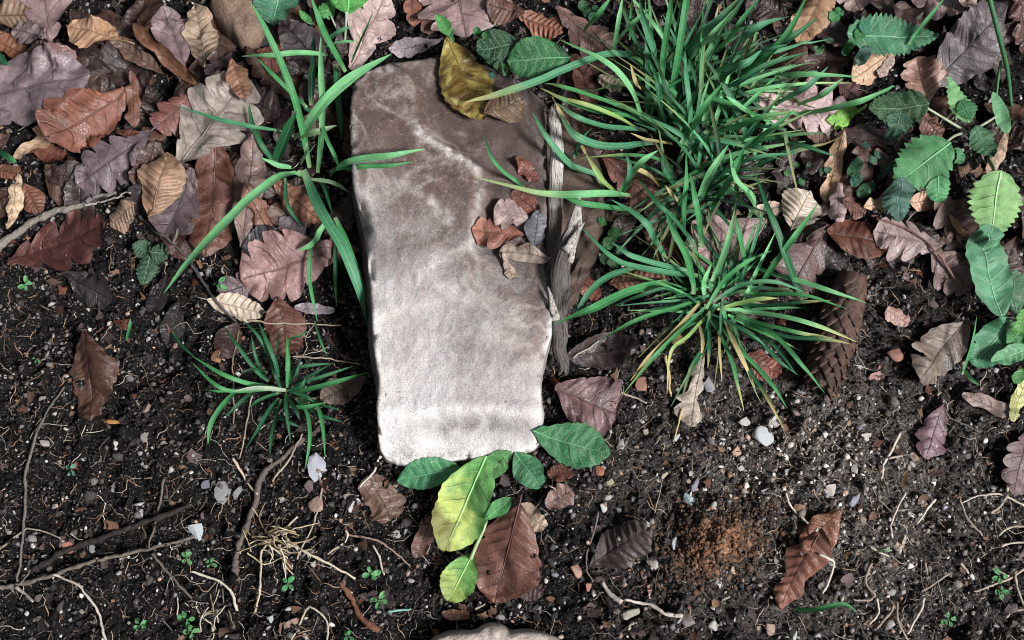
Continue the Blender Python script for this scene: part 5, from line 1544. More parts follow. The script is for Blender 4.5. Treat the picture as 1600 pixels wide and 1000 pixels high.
WH = (232, 230, 228); GB = (206, 212, 220); PK = (214, 178, 160); ORG = (204, 148, 100); LAV = (176, 176, 190); SND = (214, 202, 180)
for a in [(497, 732, 30, 42, (214, 218, 228), 'flat pale bluish pebble below the small grass tuft'), (306, 828, 27, 32, (222, 232, 236), 'white angular pebble above the long slanting twig'),
          (348, 769, 26, 32, (172, 172, 174), 'larger grey pebble of the pair left of the thick root'), (369, 768, 17, 22, (160, 158, 158), 'smaller grey pebble of the pair left of the thick root'),
          (322, 758, 18, 14, (130, 134, 146), 'dark grey pebble left of the grey pebble pair'), (218, 806, 17, 17, WH, 'small white pebble left of the white angular pebble'),
          (68, 691, 20, 13, (206, 196, 190), 'small pale oval pebble beside the upright twig'), (226, 679, 14, 20, (176, 168, 164), 'small grey upright pebble right of the dark wet curled leaf'),
          (178, 658, 24, 15, (214, 156, 88), 'orange pebble below the dark wet curled leaf'), (226, 640, 18, 18, (184, 160, 144), 'beige pebble right of the dark wet curled leaf'),
          (338, 558, 20, 20, (190, 138, 104), 'orange brown pebble left of the small grass tuft'), (105, 850, 22, 26, (192, 128, 116), 'reddish pebble at the end of the thin arching root'),
          (142, 857, 10, 14, (170, 170, 166), 'tiny grey upright pebble right of the reddish pebble'), (453, 974, 22, 24, (186, 158, 144), 'pinkish round pebble at the bottom near the rusty root'),
          (421, 967, 12, 12, (206, 216, 214), 'tiny white pebble left of the pinkish round pebble'), (620, 834, 18, 13, (190, 188, 188), 'small pale pebble left of the brown curled leaf'),
          (545, 792, 20, 14, (226, 226, 222), 'white pebble pair left of the flat brown leaf scrap'), (440, 776, 14, 18, (206, 196, 182), 'cream pebble right of the thick grey root'),
          (496, 785, 26, 26, (206, 174, 158), 'pinkish flat pebble above the straws'), (868, 593, 20, 15, (206, 124, 92), 'orange red pebble at the lower right of the stone'),
          (1060, 527, 23, 19, (216, 178, 130), 'tan rounded pebble below the lower grass tuft'), (1006, 602, 24, 24, (190, 140, 122), 'pink brown pebble right of the dark purple oak leaf'),
          (1108, 598, 18, 26, (206, 206, 216), 'white upright pebble against the cream crumpled leaf'), (993, 638, 13, 11, WH, 'small white pebble right of the dark purple oak leaf'),
          (1004, 658, 9, 9, WH, 'tiny white pebble below the small white one'), (1194, 684, 26, 32, (230, 236, 240), 'largest white angular pebble below the lower grass tuft'),
          (1205, 657, 22, 22, (222, 220, 222), 'white pebble behind the largest white angular pebble'), (1165, 657, 20, 15, (236, 234, 230), 'white pebble left of the largest white angular pebble'),
          (1247, 642, 18, 16, (216, 196, 190), 'pale pink pebble below the cone'), (1353, 683, 24, 25, (232, 224, 212), 'round white pebble right of the cone'),
          (1333, 778, 30, 26, LAV, 'lavender grey pebble on the pale gravel'), (1084, 758, 28, 17, (160, 156, 172), 'lavender striped pebble above the rust clod'),
          (1078, 782, 16, 22, (190, 210, 212), 'pale blue grey pebble above the rust clod'), (942, 790, 15, 19, (222, 222, 216), 'white pebble above the dark ribbed leaf'),
          (955, 754, 12, 11, (206, 200, 160), 'small yellowish pebble below the green leaf right of the stone'), (1053, 846, 14, 28, (206, 214, 222), 'pale elongated pebble at the left of the rust clod'),
          (1027, 872, 22, 30, (214, 206, 200), 'white crumbly pebble right of the dark ribbed leaf'), (985, 957, 26, 24, (196, 190, 176), 'cream angular pebble below the pale curved root'),
          (988, 976, 12, 18, (206, 200, 180), 'small cream pebble touching the cream angular pebble'), (1077, 968, 20, 20, (166, 150, 150), 'grey pink pebble at the end of the pale curved root'),
          (1016, 918, 14, 20, (216, 160, 140), 'small pink pebble above the pale curved root'), (1408, 852, 20, 30, (214, 202, 186), 'oval pale pebble standing in the lower right soil'),
          (1400, 552, 28, 26, (200, 150, 130), 'pink brown pebble right of the cone'), (1371, 586, 24, 18, (196, 156, 146), 'dull pink pebble below the pink brown one'),
          (1300, 764, 18, 20, (236, 226, 218), 'white pebble left of the lavender grey pebble'), (1200, 768, 18, 16, (226, 226, 226), 'white round pebble on the dark gravel above the rust clod'),
          (1194, 812, 18, 14, (232, 230, 226), 'white pebble at the right shoulder of the rust clod'), (1204, 980, 20, 22, (206, 176, 160), 'pale pinkish wedge pebble at the bottom edge'),
          (1240, 996, 16, 28, (222, 224, 220), 'white pointed pebble on the bottom edge'), (1116, 980, 16, 15, (226, 222, 214), 'white pebble at the bottom left of the folded rusty beech leaf'),
          (1148, 888, 16, 18, (214, 192, 168), 'cream pebble under the rust clod'), (1125, 912, 14, 18, (222, 222, 222), 'pale pebble just below the rust clod'),
          (898, 890, 22, 26, (206, 166, 152), 'pinkish pebble left of the dark ribbed leaf'), (920, 915, 16, 16, (196, 146, 128), 'small reddish pebble below the pinkish pebble'),
          (1152, 702, 16, 16, (222, 186, 158), 'tan pebble left below the largest white angular pebble'), (1038, 740, 16, 14, (222, 200, 178), 'cream pebble in the soil below the cream crumpled leaf'),
          (1056, 682, 15, 16, (212, 214, 216), 'pale grey pebble left of the cream crumpled leaf tip'), (938, 734, 20, 20, (196, 130, 104), 'orange brown pebble at the end of the pale tendril')]:
    pebble(*a)
n_p = 0
while n_p < 120:
    px, py = rp.uniform(880, 1500), rp.uniform(560, 1000)
    d = math.hypot((px - 1230) / 1.5, py - 800)
    if rp.random() > math.exp(-(d / 170) ** 2): continue
    w = 6 + 8 * rp.random() ** 2
    pebble(px, py, w, w * rp.uniform(0.75, 1.3), [(214, 206, 198), (190, 172, 156), (176, 150, 132), (222, 218, 212), (160, 156, 158), (196, 180, 160)][rp.integers(6)],
           'tiny pale stone among many on the gravelly lower right ground', 'tiny stones on the gravelly ground', name='small_stone')
    n_p += 1
for i in range(55):
    px, py = rp.uniform(0, 640), rp.uniform(600, 1000)
    w = 5 + 6 * rp.random() ** 2
    pebble(px, py, w, w * rp.uniform(0.75, 1.3), [(206, 200, 194), (160, 150, 142), (130, 120, 114), (190, 170, 156)][rp.integers(4)],
           'tiny pale stone dotted over the dark lower left ground', 'tiny stones on the dark lower left ground', name='small_stone')

# ---------------------------------------------------------------- green leaves and plants
GB_ = (78, 128, 104); GD = (42, 84, 62); GL = (124, 176, 108); GM = (74, 138, 84); GY = (160, 190, 110)


def stem(parent, pts, w0, w1, colr, name='stem', hs=None):
    n = 18
    q = catmull(np.array(pts, float), n)
    hh = np.interp(np.linspace(0, 1, n), np.linspace(0, 1, len(hs)), hs)
    P = np.array([PG(a, b, h) for (a, b), h in zip(q, hh)])
    V, F, uv = tube(P, 0.00025 * np.linspace(w0, w1, n), 6)
    o = obj(name, mk_mesh(name, V - np.array(parent.location), F, uv=uv), MATS['stem'], parent)
    o.color = lin(colr) + (1,)
    return o


pl_ = empty('broad_leaved_plant', PG(760, 716)); tag(pl_, 'broad leaved green plant growing from under the lower end of the stone', 'plant')
leaf('dock', (800, 708), (748, 748), 36, (88, 150, 84), parent=pl_, hz=0.010, cw=0.3, name='leaf')
leaf('dock', (720, 730), (620, 750), 48, (76, 150, 104), parent=pl_, hz=0.012, cw=0.35, cl=-0.2, name='leaf')
leaf('beech', (832, 676), (954, 710), 74, (56, 124, 78), parent=pl_, hz=0.021, cw=0.35, name='leaf', mat='dock_leaf', pleat=0.0002)
leaf('dock', (804, 708), (846, 762), 48, (68, 134, 92), parent=pl_, hz=0.015, cw=0.35, name='leaf')
stem(pl_, [(766, 790), (756, 825), (744, 852), (735, 874)], 5, 6, (176, 200, 150), 'petiole', [0.012, 0.018, 0.016, 0.013])
leaf('dock', (738, 866), (700, 940), 58, (124, 186, 94), parent=pl_, hz=0.014, cw=0.25, yellow=0.35, name='leaf')
lf = leaf('dock', (760, 712), (694, 862), 88, (112, 180, 96), parent=pl_, hz=0.026, cw=0.28, cl=-0.25, yellow=0.6, name='leaf', wr=1.6)
lf['label'] = 'large green leaf turning yellow with a brown tip'
leaf('dock', (758, 812), (800, 778), 27, (74, 150, 84), parent=pl_, hz=0.034, cw=0.4, name='leaf')

pl_ = empty('broad_leaved_plant', PG(440, -30)); tag(pl_, 'single blue green broad leaf hanging in at the top edge above the tall grass clump', 'plant')
leaf('dock', (444, -52), (424, 40), 70, (70, 132, 102), parent=pl_, hz=0.016, cw=0.3, name='leaf')
pl_ = empty('lobed_plant', PG(538, 78)); tag(pl_, 'bright green lobed plant at the top edge beside the tall grass clump', 'plant')
stem(pl_, [(538, 78), (540, 45), (541, 18)], 4, 4, (176, 196, 170), 'stem', [0.002, 0.02, 0.03])
stem(pl_, [(538, 70), (526, 45), (517, 25)], 3, 3, (166, 180, 160), 'stem', [0.002, 0.015, 0.02])
leaf('nettle', (542, 20), (548, -40), 62, (94, 176, 84), parent=pl_, hz=0.030, cw=0.2, lobes=5, name='leaf')
leaf('nettle', (530, 12), (492, 24), 32, (90, 166, 86), parent=pl_, hz=0.022, cw=0.3, lobes=5, name='leaf')
leaf('narrow', (488, 42), (468, 16), 14, (88, 160, 84), parent=pl_, hz=0.02, cw=0.8, rib=False, mat='dock_leaf', name='leaf')
pl_ = empty('broad_leaved_plant', PG(890, 92)); tag(pl_, 'dark green plant of two round veined leaves above the stone', 'plant')
leaf('dock', (812, 66), (744, 78), 60, (34, 76, 50), parent=pl_, hz=0.045, cw=0.3, name='leaf')
leaf('dock', (892, 88), (792, 96), 72, (48, 116, 68), parent=pl_, hz=0.052, cw=0.3, cl=-0.2, name='leaf')
pl_ = empty('folded_green_leaf', PG(708, 66)); tag(pl_, 'small bright green folded leaf at the top of the stone', 'plant')
leaf('narrow', (710, 68), (682, 22), 21, (82, 160, 84), parent=pl_, hz=0.055, cw=1.0, mat='dock_leaf', name='leaf')
pl_ = empty('broad_leaved_plant', PG(1322, 53)); tag(pl_, 'long toothed blue green leaf near the top right corner', 'plant')
leaf('nettle', (1322, 54), (1464, 58), 76, (78, 140, 104), parent=pl_, hz=0.022, cw=0.25, lobes=16, mat='dock_leaf', name='leaf')

pl_ = empty('nettle_plant', PG(1510, 206)); tag(pl_, 'nettle plant with serrated leaves on pale stalks at the upper right', 'plant')
stem(pl_, [(1512, 207), (1480, 188), (1444, 166)], 5, 4, (176, 186, 160), 'stem', [0.012, 0.022, 0.028])
stem(pl_, [(1512, 207), (1492, 212), (1474, 226)], 5, 4, (166, 176, 150), 'stem', [0.012, 0.026, 0.032])
stem(pl_, [(1512, 207), (1535, 195), (1556, 182)], 5, 4, (176, 190, 166), 'stem', [0.012, 0.02, 0.025])
stem(pl_, [(1512, 207), (1526, 228), (1540, 256)], 4, 3, (150, 130, 110), 'stem', [0.012, 0.012, 0.010])
stem(pl_, [(1493, 186), (1494, 176)], 4, 3, (176, 190, 166), 'stem', [0.010, 0.02])
leaf('nettle', (1450, 164), (1354, 172), 66, (48, 86, 52), parent=pl_, hz=0.028, cw=-0.3, wr=1.5, name='leaf')
leaf('nettle', (1396, 186), (1390, 220), 44, (52, 98, 76), parent=pl_, hz=0.014, cw=-0.3, lobes=5, name='leaf')
leaf('nettle', (1484, 224), (1398, 288), 88, (82, 150, 94), parent=pl_, hz=0.034, cw=-0.25, name='leaf')
leaf('nettle', (1462, 278), (1470, 318), 40, (86, 158, 104), parent=pl_, hz=0.028, cw=-0.3, lobes=6, name='leaf')
leaf('nettle', (1490, 232), (1504, 258), 24, (70, 140, 90), parent=pl_, hz=0.030, cw=-0.3, lobes=5, name='leaf')
leaf('nettle', (1512, 194), (1482, 118), 36, (124, 184, 122), parent=pl_, hz=0.026, cw=-0.3, name='leaf')
leaf('nettle', (1500, 160), (1512, 192), 34, (66, 130, 84), parent=pl_, hz=0.024, cw=-0.3, lobes=6, name='leaf')
leaf('nettle', (1522, 198), (1552, 246), 42, (52, 104, 68), parent=pl_, hz=0.022, cw=-0.35, name='leaf')
leaf('nettle', (1398, 286), (1406, 346), 48, (66, 108, 96), parent=pl_, hz=0.020, cw=-0.35, wr=1.6, name='leaf')
pl_ = empty('tall_stalk', PG(1580, 165)); tag(pl_, 'thin green stalk with one narrow leaf rising at the right edge', 'plant')
stem(pl_, [(1580, 165), (1574, 110), (1562, 60), (1544, -10)], 6, 8, (64, 120, 76), 'stem', [0.004, 0.03, 0.06, 0.09])
stem(pl_, [(1557, 150), (1560, 120), (1564, 96)], 4, 5, (88, 150, 92), 'stem', [0.012, 0.022, 0.034])
leaf('dock', (1550, 144), (1576, 208), 25, (104, 170, 118), parent=pl_, hz=0.016, cw=0.5, name='leaf')
pl_ = empty('nettle_plant', PG(1558, 268)); tag(pl_, 'pale yellow green serrated nettle leaf at the right edge', 'plant')
stem(pl_, [(1556, 282), (1554, 266), (1545, 248)], 6, 8, (166, 176, 130), 'stem', [0.03, 0.026, 0.01])
leaf('nettle', (1562, 268), (1548, 374), 86, (158, 208, 136), parent=pl_, hz=0.03, cw=-0.2, name='leaf', lobes=10)
pl_ = empty('dock_plant', PG(1560, 485)); tag(pl_, 'large upright dock leaf with pale midrib at the right edge', 'plant')
leaf('dock', (1590, 492), (1574, 428), 44, (58, 110, 78), parent=pl_, hz=0.010, cw=0.3, name='leaf')
leaf('dock', (1562, 500), (1530, 356), 68, (104, 168, 128), parent=pl_, hz=0.022, cw=0.3, wr=0.9, name='leaf')
pl_ = empty('dock_plant', PG(1600, 560)); tag(pl_, 'small cluster of crinkled green leaves at the right edge below the dock leaf', 'plant')
leaf('dock', (1580, 500), (1522, 572), 56, (84, 150, 112), parent=pl_, hz=0.008, cw=0.3, wr=1.2, name='leaf')
leaf('dock', (1604, 500), (1574, 544), 36, (70, 140, 80), parent=pl_, hz=0.014, cw=0.4, wr=2, name='leaf')
leaf('dock', (1614, 542), (1548, 566), 30, (108, 170, 124), parent=pl_, hz=0.018, cw=0.7, name='leaf')
leaf('dock', (1606, 480), (1592, 524), 26, (96, 170, 80), parent=pl_, hz=0.022, cw=0.4, wr=2, name='leaf')
leaf('dock', (1600, 576), (1584, 600), 18, (90, 160, 84), parent=pl_, hz=0.008, cw=0.4, name='leaf')
pl_ = empty('bramble_leaf', PG(236, 396)); tag(pl_, 'dark green three part bramble leaf on the left soil', 'plant')
for tp, w_ in (((222, 446), 40), ((266, 396), 34), ((207, 382), 32)):
    leaf('nettle', (236, 395), tp, w_, (58, 96, 72), parent=pl_, hz=0.006, cw=-0.3, pleat=0.0007, lobes=7, name='leaflet')
pl_ = empty('mossy_sprig', PG(1310, 192)); tag(pl_, 'bright yellow green crumpled sprig below the long pale pink oak leaf', 'plant')
for b_, t_, w_ in (((1335, 178), (1300, 186), 22), ((1322, 196), (1283, 198), 24), ((1312, 200), (1296, 210), 16), ((1328, 172), (1336, 190), 16)):
    leaf('nettle', b_, t_, w_, (140, 200, 88), parent=pl_, hz=0.012, cw=0.4, wr=2.5, lobes=4, name='leaf', rib=False)

# low creeping plants with small round leaves
def creeping(label, spots, colr, hz, size, seed, name='creeping_plant'):
    pr = np.random.default_rng(seed)
    p0 = empty(name, PG(*spots[0])); tag(p0, label, 'plant')
    for (x, y) in spots:
        a = pr.uniform(0, 6.28); s = size * pr.uniform(0.7, 1.2)
        cc = tuple(int(v * pr.uniform(0.8, 1.2)) for v in colr)
        leaf('dock', (x - s / 2 * math.cos(a), y - s / 2 * math.sin(a)), (x + s / 2 * math.cos(a), y + s / 2 * math.sin(a)), s * 0.85, cc, parent=p0, hz=hz * pr.uniform(0.6, 1.3), cw=0.3, rib=False, name='leaf')
    return p0


creeping('small round creeping leaves beside the flat rock under the grass', [(962, 366), (970, 392), (952, 378), (944, 405), (958, 410), (940, 352)], (52, 112, 68), 0.012, 22, 1)
creeping('dark small leaved sprig between the pink oak leaf and the nettles', [(1345, 235), (1352, 262), (1338, 282), (1362, 290), (1348, 300), (1330, 268), (1366, 250), (1376, 275)], (40, 92, 66), 0.012, 20, 2)
creeping('dark small leaved sprig below the tan beech leaf at the top', [(1278, 78), (1290, 70), (1302, 30), (1310, 22), (1335, 66), (1322, 80), (1345, 92), (1342, 60)], (56, 118, 84), 0.012, 22, 3)
creeping('tiny green leaves at the right foot of the tall grass', [(1262, 262), (1280, 272), (1292, 268), (1252, 284), (1230, 270), (1244, 258)], (44, 98, 58), 0.008, 13, 4)
creeping('small green leaves inside the tall grass at the top', [(918, 20), (930, 12), (912, 8), (1060, 40), (926, 30)], (40, 90, 60), 0.010, 16, 5)
creeping('dark green leaves on the top right of the stone under the grass', [(770, 118), (776, 104), (784, 112), (772, 96), (745, 50), (758, 56)], (48, 104, 70), 0.055, 15, 6)

# seedlings
SEED = [(40, 444, 13, 'tiny bright green seedling below the dark red oak leaf'), (58, 561, 9, 'tiny seedling left of the dark wet curled leaf'), (292, 872, 13, 'seedling just right of the long slanting twig end'),
        (330, 880, 10, 'seedling left of the thick grey root'), (450, 912, 14, 'four leaved seedling below the root tangle'), (580, 897, 15, 'upper bright seedling left of the reddish brown leaf hollow'),
        (592, 938, 15, 'lower bright seedling in the hollow near the bottom'), (220, 976, 13, 'seedling near the bottom left corner'), (292, 968, 16, 'larger seedling in the small root tangle at the bottom'),
        (300, 988, 14, 'seedling cut by the bottom edge in the small root tangle'), (545, 994, 11, 'single seedling on the bottom edge'), (1562, 900, 15, 'pale seedling near the long slanting root on the right'),
        (1564, 925, 12, 'seedling just below the long slanting root on the right'), (1482, 968, 15, 'pale green seedling near the bottom right'), (345, 446, 14, 'small green sprig beside the dark slanting twig'),
        (112, 735, 11, 'pale turquoise sprig on the left soil')]
rs_ = np.random.default_rng(55)
for x, y, s, lab in SEED:
    p0 = empty('seedling', PG(x, y)); tag(p0, lab, 'seedling', 'tiny seedlings in the soil')
    stem(p0, [(x, y + 1), (x, y)], 2.5, 2, (150, 190, 140), 'stem', [-0.002, 0.006])
    a0 = rs_.uniform(0, 1.6)
    cc = (130, 190, 170) if 'turquoise' in lab else (96 + int(rs_.integers(-12, 20)), 184, 116)
    for i in range(4 if s > 9 else 3):
        a = a0 + i * 1.57 + rs_.normal(0, 0.2); f = s * rs_.uniform(0.8, 1.1)
        leaf('dock', (x + 1.5 * math.cos(a), y + 1.5 * math.sin(a)), (x + f * math.cos(a), y + f * math.sin(a)), f * 0.55, cc, parent=p0, hz=0.007, cw=0.3, pitch=0.15, rib=False, name='leaf', k=0.75)

# ---------------------------------------------------------------- grass
def blade(parent, pts, wpx, colr, hs=(0.004, 0.03, 0.02), yellow=0.0, twist=None, seed=None, k=0.95, fold=0.28):
    rb = np.random.default_rng(seed if seed is not None else int(abs(pts[-1][0] * 31 + pts[-1][1] * 17 + pts[0][0])) % 100000)
    L = sum(math.hypot(pts[i + 1][0] - pts[i][0], pts[i + 1][1] - pts[i][1]) for i in range(len(pts) - 1))
    n = int(np.clip(L / 9, 9, 26))
    q = catmull(np.array(pts, float), n)
    tt = np.linspace(0, 1, n)
    hh = np.interp(tt, np.linspace(0, 1, len(hs)), hs)
    hh = np.convolve(np.pad(hh, 2, mode='edge'), [0.1, 0.2, 0.4, 0.2, 0.1], 'valid')
    P = []
    for (a, b), h in zip(q, hh):
        p = PG(a, b, h)
        s = float(s_get(p[0], p[1])) + 0.0012
        if p[2] < s and h > 0.006: p = W(a, b, s)
        P.append(p)
    P = np.array(P)
    for _ in range(3):                                   # no kinks where it passes over something
        zs = P[:, 2].copy(); zs[1:-1] = 0.5 * P[1:-1, 2] + 0.25 * (P[:-2, 2] + P[2:, 2])
        P[:, 2] = 0.3 * P[:, 2] + 0.7 * zs
    S = s_get(P[:, 0], P[:, 1]) + 0.0015
    S = np.array([S[max(0, i - 2):i + 3].max() for i in range(n)])
    S = np.convolve(np.pad(S, 3, mode='edge'), np.ones(7) / 7, 'valid')
    free = hh > 0.006
    P[free, 2] = np.maximum(P[free, 2], S[free])
    ribbon(parent, P, wpx * 0.00042, colr, yellow * 0.6, twist if twist is not None else rb.uniform(-0.5, 0.5), rb, k, fold)


def ribbon(parent, P, width, colr, yellow, twist, rb, k=0.95, fold=0.28):
    n = len(P); tt = np.linspace(0, 1, n)
    T = np.gradient(P, axis=0); T /= np.linalg.norm(T, axis=1)[:, None] + 1e-9
    A = np.cross(T, (0, 0, 1.0)); ln = np.linalg.norm(A, axis=1)[:, None]; A = A / np.maximum(ln, 1e-6)
    B = np.cross(A, T)
    ang = twist * (0.4 + 0.9 * tt) + 0.25 * pn(tt * 2.5, 0 * tt, int(rb.integers(500)))
    Ac = np.cos(ang)[:, None] * A + np.sin(ang)[:, None] * B
    Bc = -np.sin(ang)[:, None] * A + np.cos(ang)[:, None] * B
    w = 0.48 * width * np.clip(0.6 + 2.2 * tt, 0, 1) * np.clip((1 - tt) * 2.9, 0, 1) ** 0.7
    w = np.maximum(w, 0.0002)
    rows = np.stack([P - Ac * w[:, None] + Bc * (fold * w)[:, None], P - Ac * (w * 0.5)[:, None] + Bc * (fold * 0.38 * w)[:, None], P,
                     P + Ac * (w * 0.5)[:, None] + Bc * (fold * 0.38 * w)[:, None], P + Ac * w[:, None] + Bc * (fold * w)[:, None]], 1)
    uv = np.stack(np.meshgrid(tt, np.linspace(-1, 1, 5), indexing='ij'), -1).reshape(-1, 2)
    o = obj('blade', mk_mesh('blade', rows.reshape(-1, 3) - np.array(parent.location), grid_faces(n, 5), uv=uv), MATS['grass_blade'], parent)
    o.color = lin(colr, k) + (1.0 - yellow,)
    return o


Gr = {'l': (126, 200, 136), 'm': (74, 154, 92), 'b': (82, 152, 110), 'd': (44, 110, 70), 'dd': (30, 80, 52), 'y': (150, 186, 106), 'p': (170, 206, 158), 's': (186, 172, 120)}
M_ = (0.004, 0.03, 0.045, 0.035)

c1 = empty('grass_clump', PG(478, 262)); tag(c1, 'tall sparse grass clump with wide blades left of the stone', 'grass')
for pts, w, c, hs in [
    ([(487, 165), (490, 100), (490, 48)], 15, 'dd', (0.006, 0.03, 0.03)), ([(525, 100), (530, 165), (534, 218)], 13, 'd', (0.02, 0.03, 0.02)),
    ([(484, 262), (470, 190), (448, 120), (412, 40), (392, 4)], 13, 'm', (0.003, 0.04, 0.07, 0.085, 0.09)), ([(540, 112), (512, 62), (498, 30), (485, -8)], 12, 'm', (0.03, 0.06, 0.075, 0.08)),
    ([(497, 270), (504, 190), (502, 110), (501, 58)], 12, 'l', (0.003, 0.045, 0.075, 0.08)), ([(470, 216), (500, 168), (545, 124), (612, 84)], 20, 'l', (0.025, 0.055, 0.075, 0.078)),
    ([(442, 206), (395, 198), (340, 186), (272, 164)], 9, 'b', (0.03, 0.045, 0.045, 0.035)), ([(474, 274), (438, 276), (385, 316), (310, 392), (256, 458)], 20, 'l', (0.004, 0.045, 0.058, 0.045, 0.018)),
    ([(476, 270), (500, 328), (535, 388), (558, 445), (574, 508)], 21, 'b', (0.004, 0.05, 0.06, 0.05, 0.02)), ([(524, 340), (545, 388), (564, 445), (571, 500)], 11, 'm', (0.03, 0.045, 0.035, 0.012)),
    ([(516, 276), (540, 254), (598, 244), (664, 233)], 13, 'l', (0.004, 0.055, 0.068, 0.062)), ([(517, 275), (555, 262), (600, 259), (646, 253)], 9, 'm', (0.004, 0.05, 0.06, 0.057)),
    ([(480, 168), (448, 138), (425, 115), (398, 88)], 9, 'm', (0.02, 0.035, 0.035, 0.03)), ([(512, 86), (470, 82), (425, 86), (378, 88)], 11, 'l', (0.03, 0.05, 0.05, 0.04)),
    ([(505, 75), (530, 66), (558, 65)], 7, 'l', (0.03, 0.05, 0.05)), ([(508, 66), (528, 50), (548, 42)], 9, 'b', (0.03, 0.05, 0.05)),
    ([(460, 214), (480, 210), (502, 205), (526, 196)], 19, 'p', (0.02, 0.035, 0.04, 0.04)), ([(430, 258), (440, 230), (452, 200), (463, 174)], 22, 'd', (0.008, 0.03, 0.045, 0.05)),
    ([(428, 252), (408, 225), (396, 195), (390, 162)], 10, 'd', (0.01, 0.02, 0.02, 0.015)), ([(446, 278), (448, 315), (458, 335), (474, 356)], 8, 'd', (0.02, 0.025, 0.018, 0.008)),
    ([(487, 378), (483, 425), (488, 465), (496, 502)], 7, 'm', (0.01, 0.02, 0.02, 0.01)), ([(508, 348), (490, 378), (466, 392)], 11, 'l', (0.01, 0.02, 0.015)),
    ([(525, 378), (524, 425), (526, 478)], 8, 'd', (0.015, 0.02, 0.01)), ([(498, 180), (510, 215), (524, 245), (532, 268)], 8, 'm', (0.035, 0.045, 0.035, 0.02)),
    ([(549, 98), (566, 58), (583, 18)], 6, 'm', (0.02, 0.04, 0.05)), ([(455, 262), (435, 258), (408, 246)], 10, 'l', (0.006, 0.02, 0.02)),
    ([(470, 258), (478, 240), (480, 222)], 9, 'p', (0.008, 0.03, 0.04)), ([(500, 278), (510, 300), (520, 335)], 9, 'd', (0.004, 0.025, 0.025)),
    ([(492, 180), (460, 150), (432, 92)], 8, 'd', (0.01, 0.025, 0.03)), ([(485, 280), (520, 285), (545, 300)], 8, 'p', (0.008, 0.025, 0.02))]:
    blade(c1, pts, w, Gr[c], hs)

c2 = empty('grass_tuft', PG(448, 615)); tag(c2, 'small dark green spiky grass tuft on the soil left of the stone', 'grass')
for pts, w, c in [
    ([(432, 606), (385, 598), (345, 583), (300, 556)], 10, 'm'), ([(432, 608), (365, 611), (335, 600), (302, 568)], 9, 'm'), ([(372, 608), (345, 636), (328, 665), (325, 694)], 11, 'm'),
    ([(420, 596), (400, 578), (375, 545), (350, 511)], 10, 'd'), ([(436, 590), (430, 566), (416, 532), (404, 502)], 10, 'd'), ([(430, 584), (415, 545), (398, 518), (378, 500)], 7, 'd'),
    ([(449, 606), (450, 570), (448, 526)], 9, 'm'), ([(447, 580), (452, 533), (468, 525), (486, 516)], 7, 'm'), ([(452, 600), (458, 578), (485, 570), (520, 568)], 8, 'd'), ([(458, 604), (470, 595), (498, 580), (522, 565)], 8, 'd'),
    ([(460, 614), (485, 608), (525, 597), (578, 581)], 12, 'm'), ([(456, 606), (475, 597), (515, 584), (552, 572)], 8, 'd'), ([(436, 622), (420, 642), (404, 670), (384, 702)], 10, 'd'),
    ([(440, 624), (432, 652), (424, 685), (421, 720)], 10, 'd'), ([(428, 640), (434, 650), (452, 660), (472, 668)], 9, 'dd'), ([(462, 622), (480, 645), (484, 685), (477, 732)], 9, 'm'),
    ([(470, 622), (494, 632), (504, 668), (508, 714)], 9, 'm'), ([(452, 636), (480, 636), (508, 629)], 9, 'm'), ([(470, 620), (500, 632), (532, 641)], 8, 'd'), ([(470, 626), (500, 648), (534, 659)], 8, 'd'),
    ([(447, 614), (447, 642), (454, 690)], 8, 'd'), ([(410, 578), (400, 560), (393, 526)], 7, 'd'), ([(436, 560), (434, 540), (436, 518)], 8, 'd'), ([(418, 582), (395, 577), (374, 585)], 7, 'dd'),
    ([(366, 611), (345, 612), (322, 609)], 6, 'm'), ([(400, 610), (378, 626), (352, 652)], 10, 'dd'), ([(436, 614), (405, 625), (388, 640)], 8, 'd'), ([(452, 600), (462, 585), (470, 560)], 8, 'dd'),
    ([(446, 612), (470, 605), (478, 590)], 9, 'd'), ([(448, 618), (462, 640), (468, 655)], 9, 'dd'), ([(440, 610), (432, 590), (424, 575)], 9, 'dd'), ([(450, 610), (480, 620), (490, 628)], 9, 'd')]:
    blade(c2, pts, w * 0.84, Gr[c], (0.003, 0.022, 0.030, 0.020) if len(pts) > 3 else (0.006, 0.028, 0.024))
blade(c2, [(448, 610), (420, 607), (395, 607), (362, 612)], 9, (176, 196, 166), (0.006, 0.020, 0.024, 0.020))

H_ = (0.004, 0.05, 0.075, 0.07)
c3 = empty('grass_clump', PG(1060, 190)); tag(c3, 'large dense clump of tall grass right of the stone', 'grass')
rg = np.random.default_rng(91)


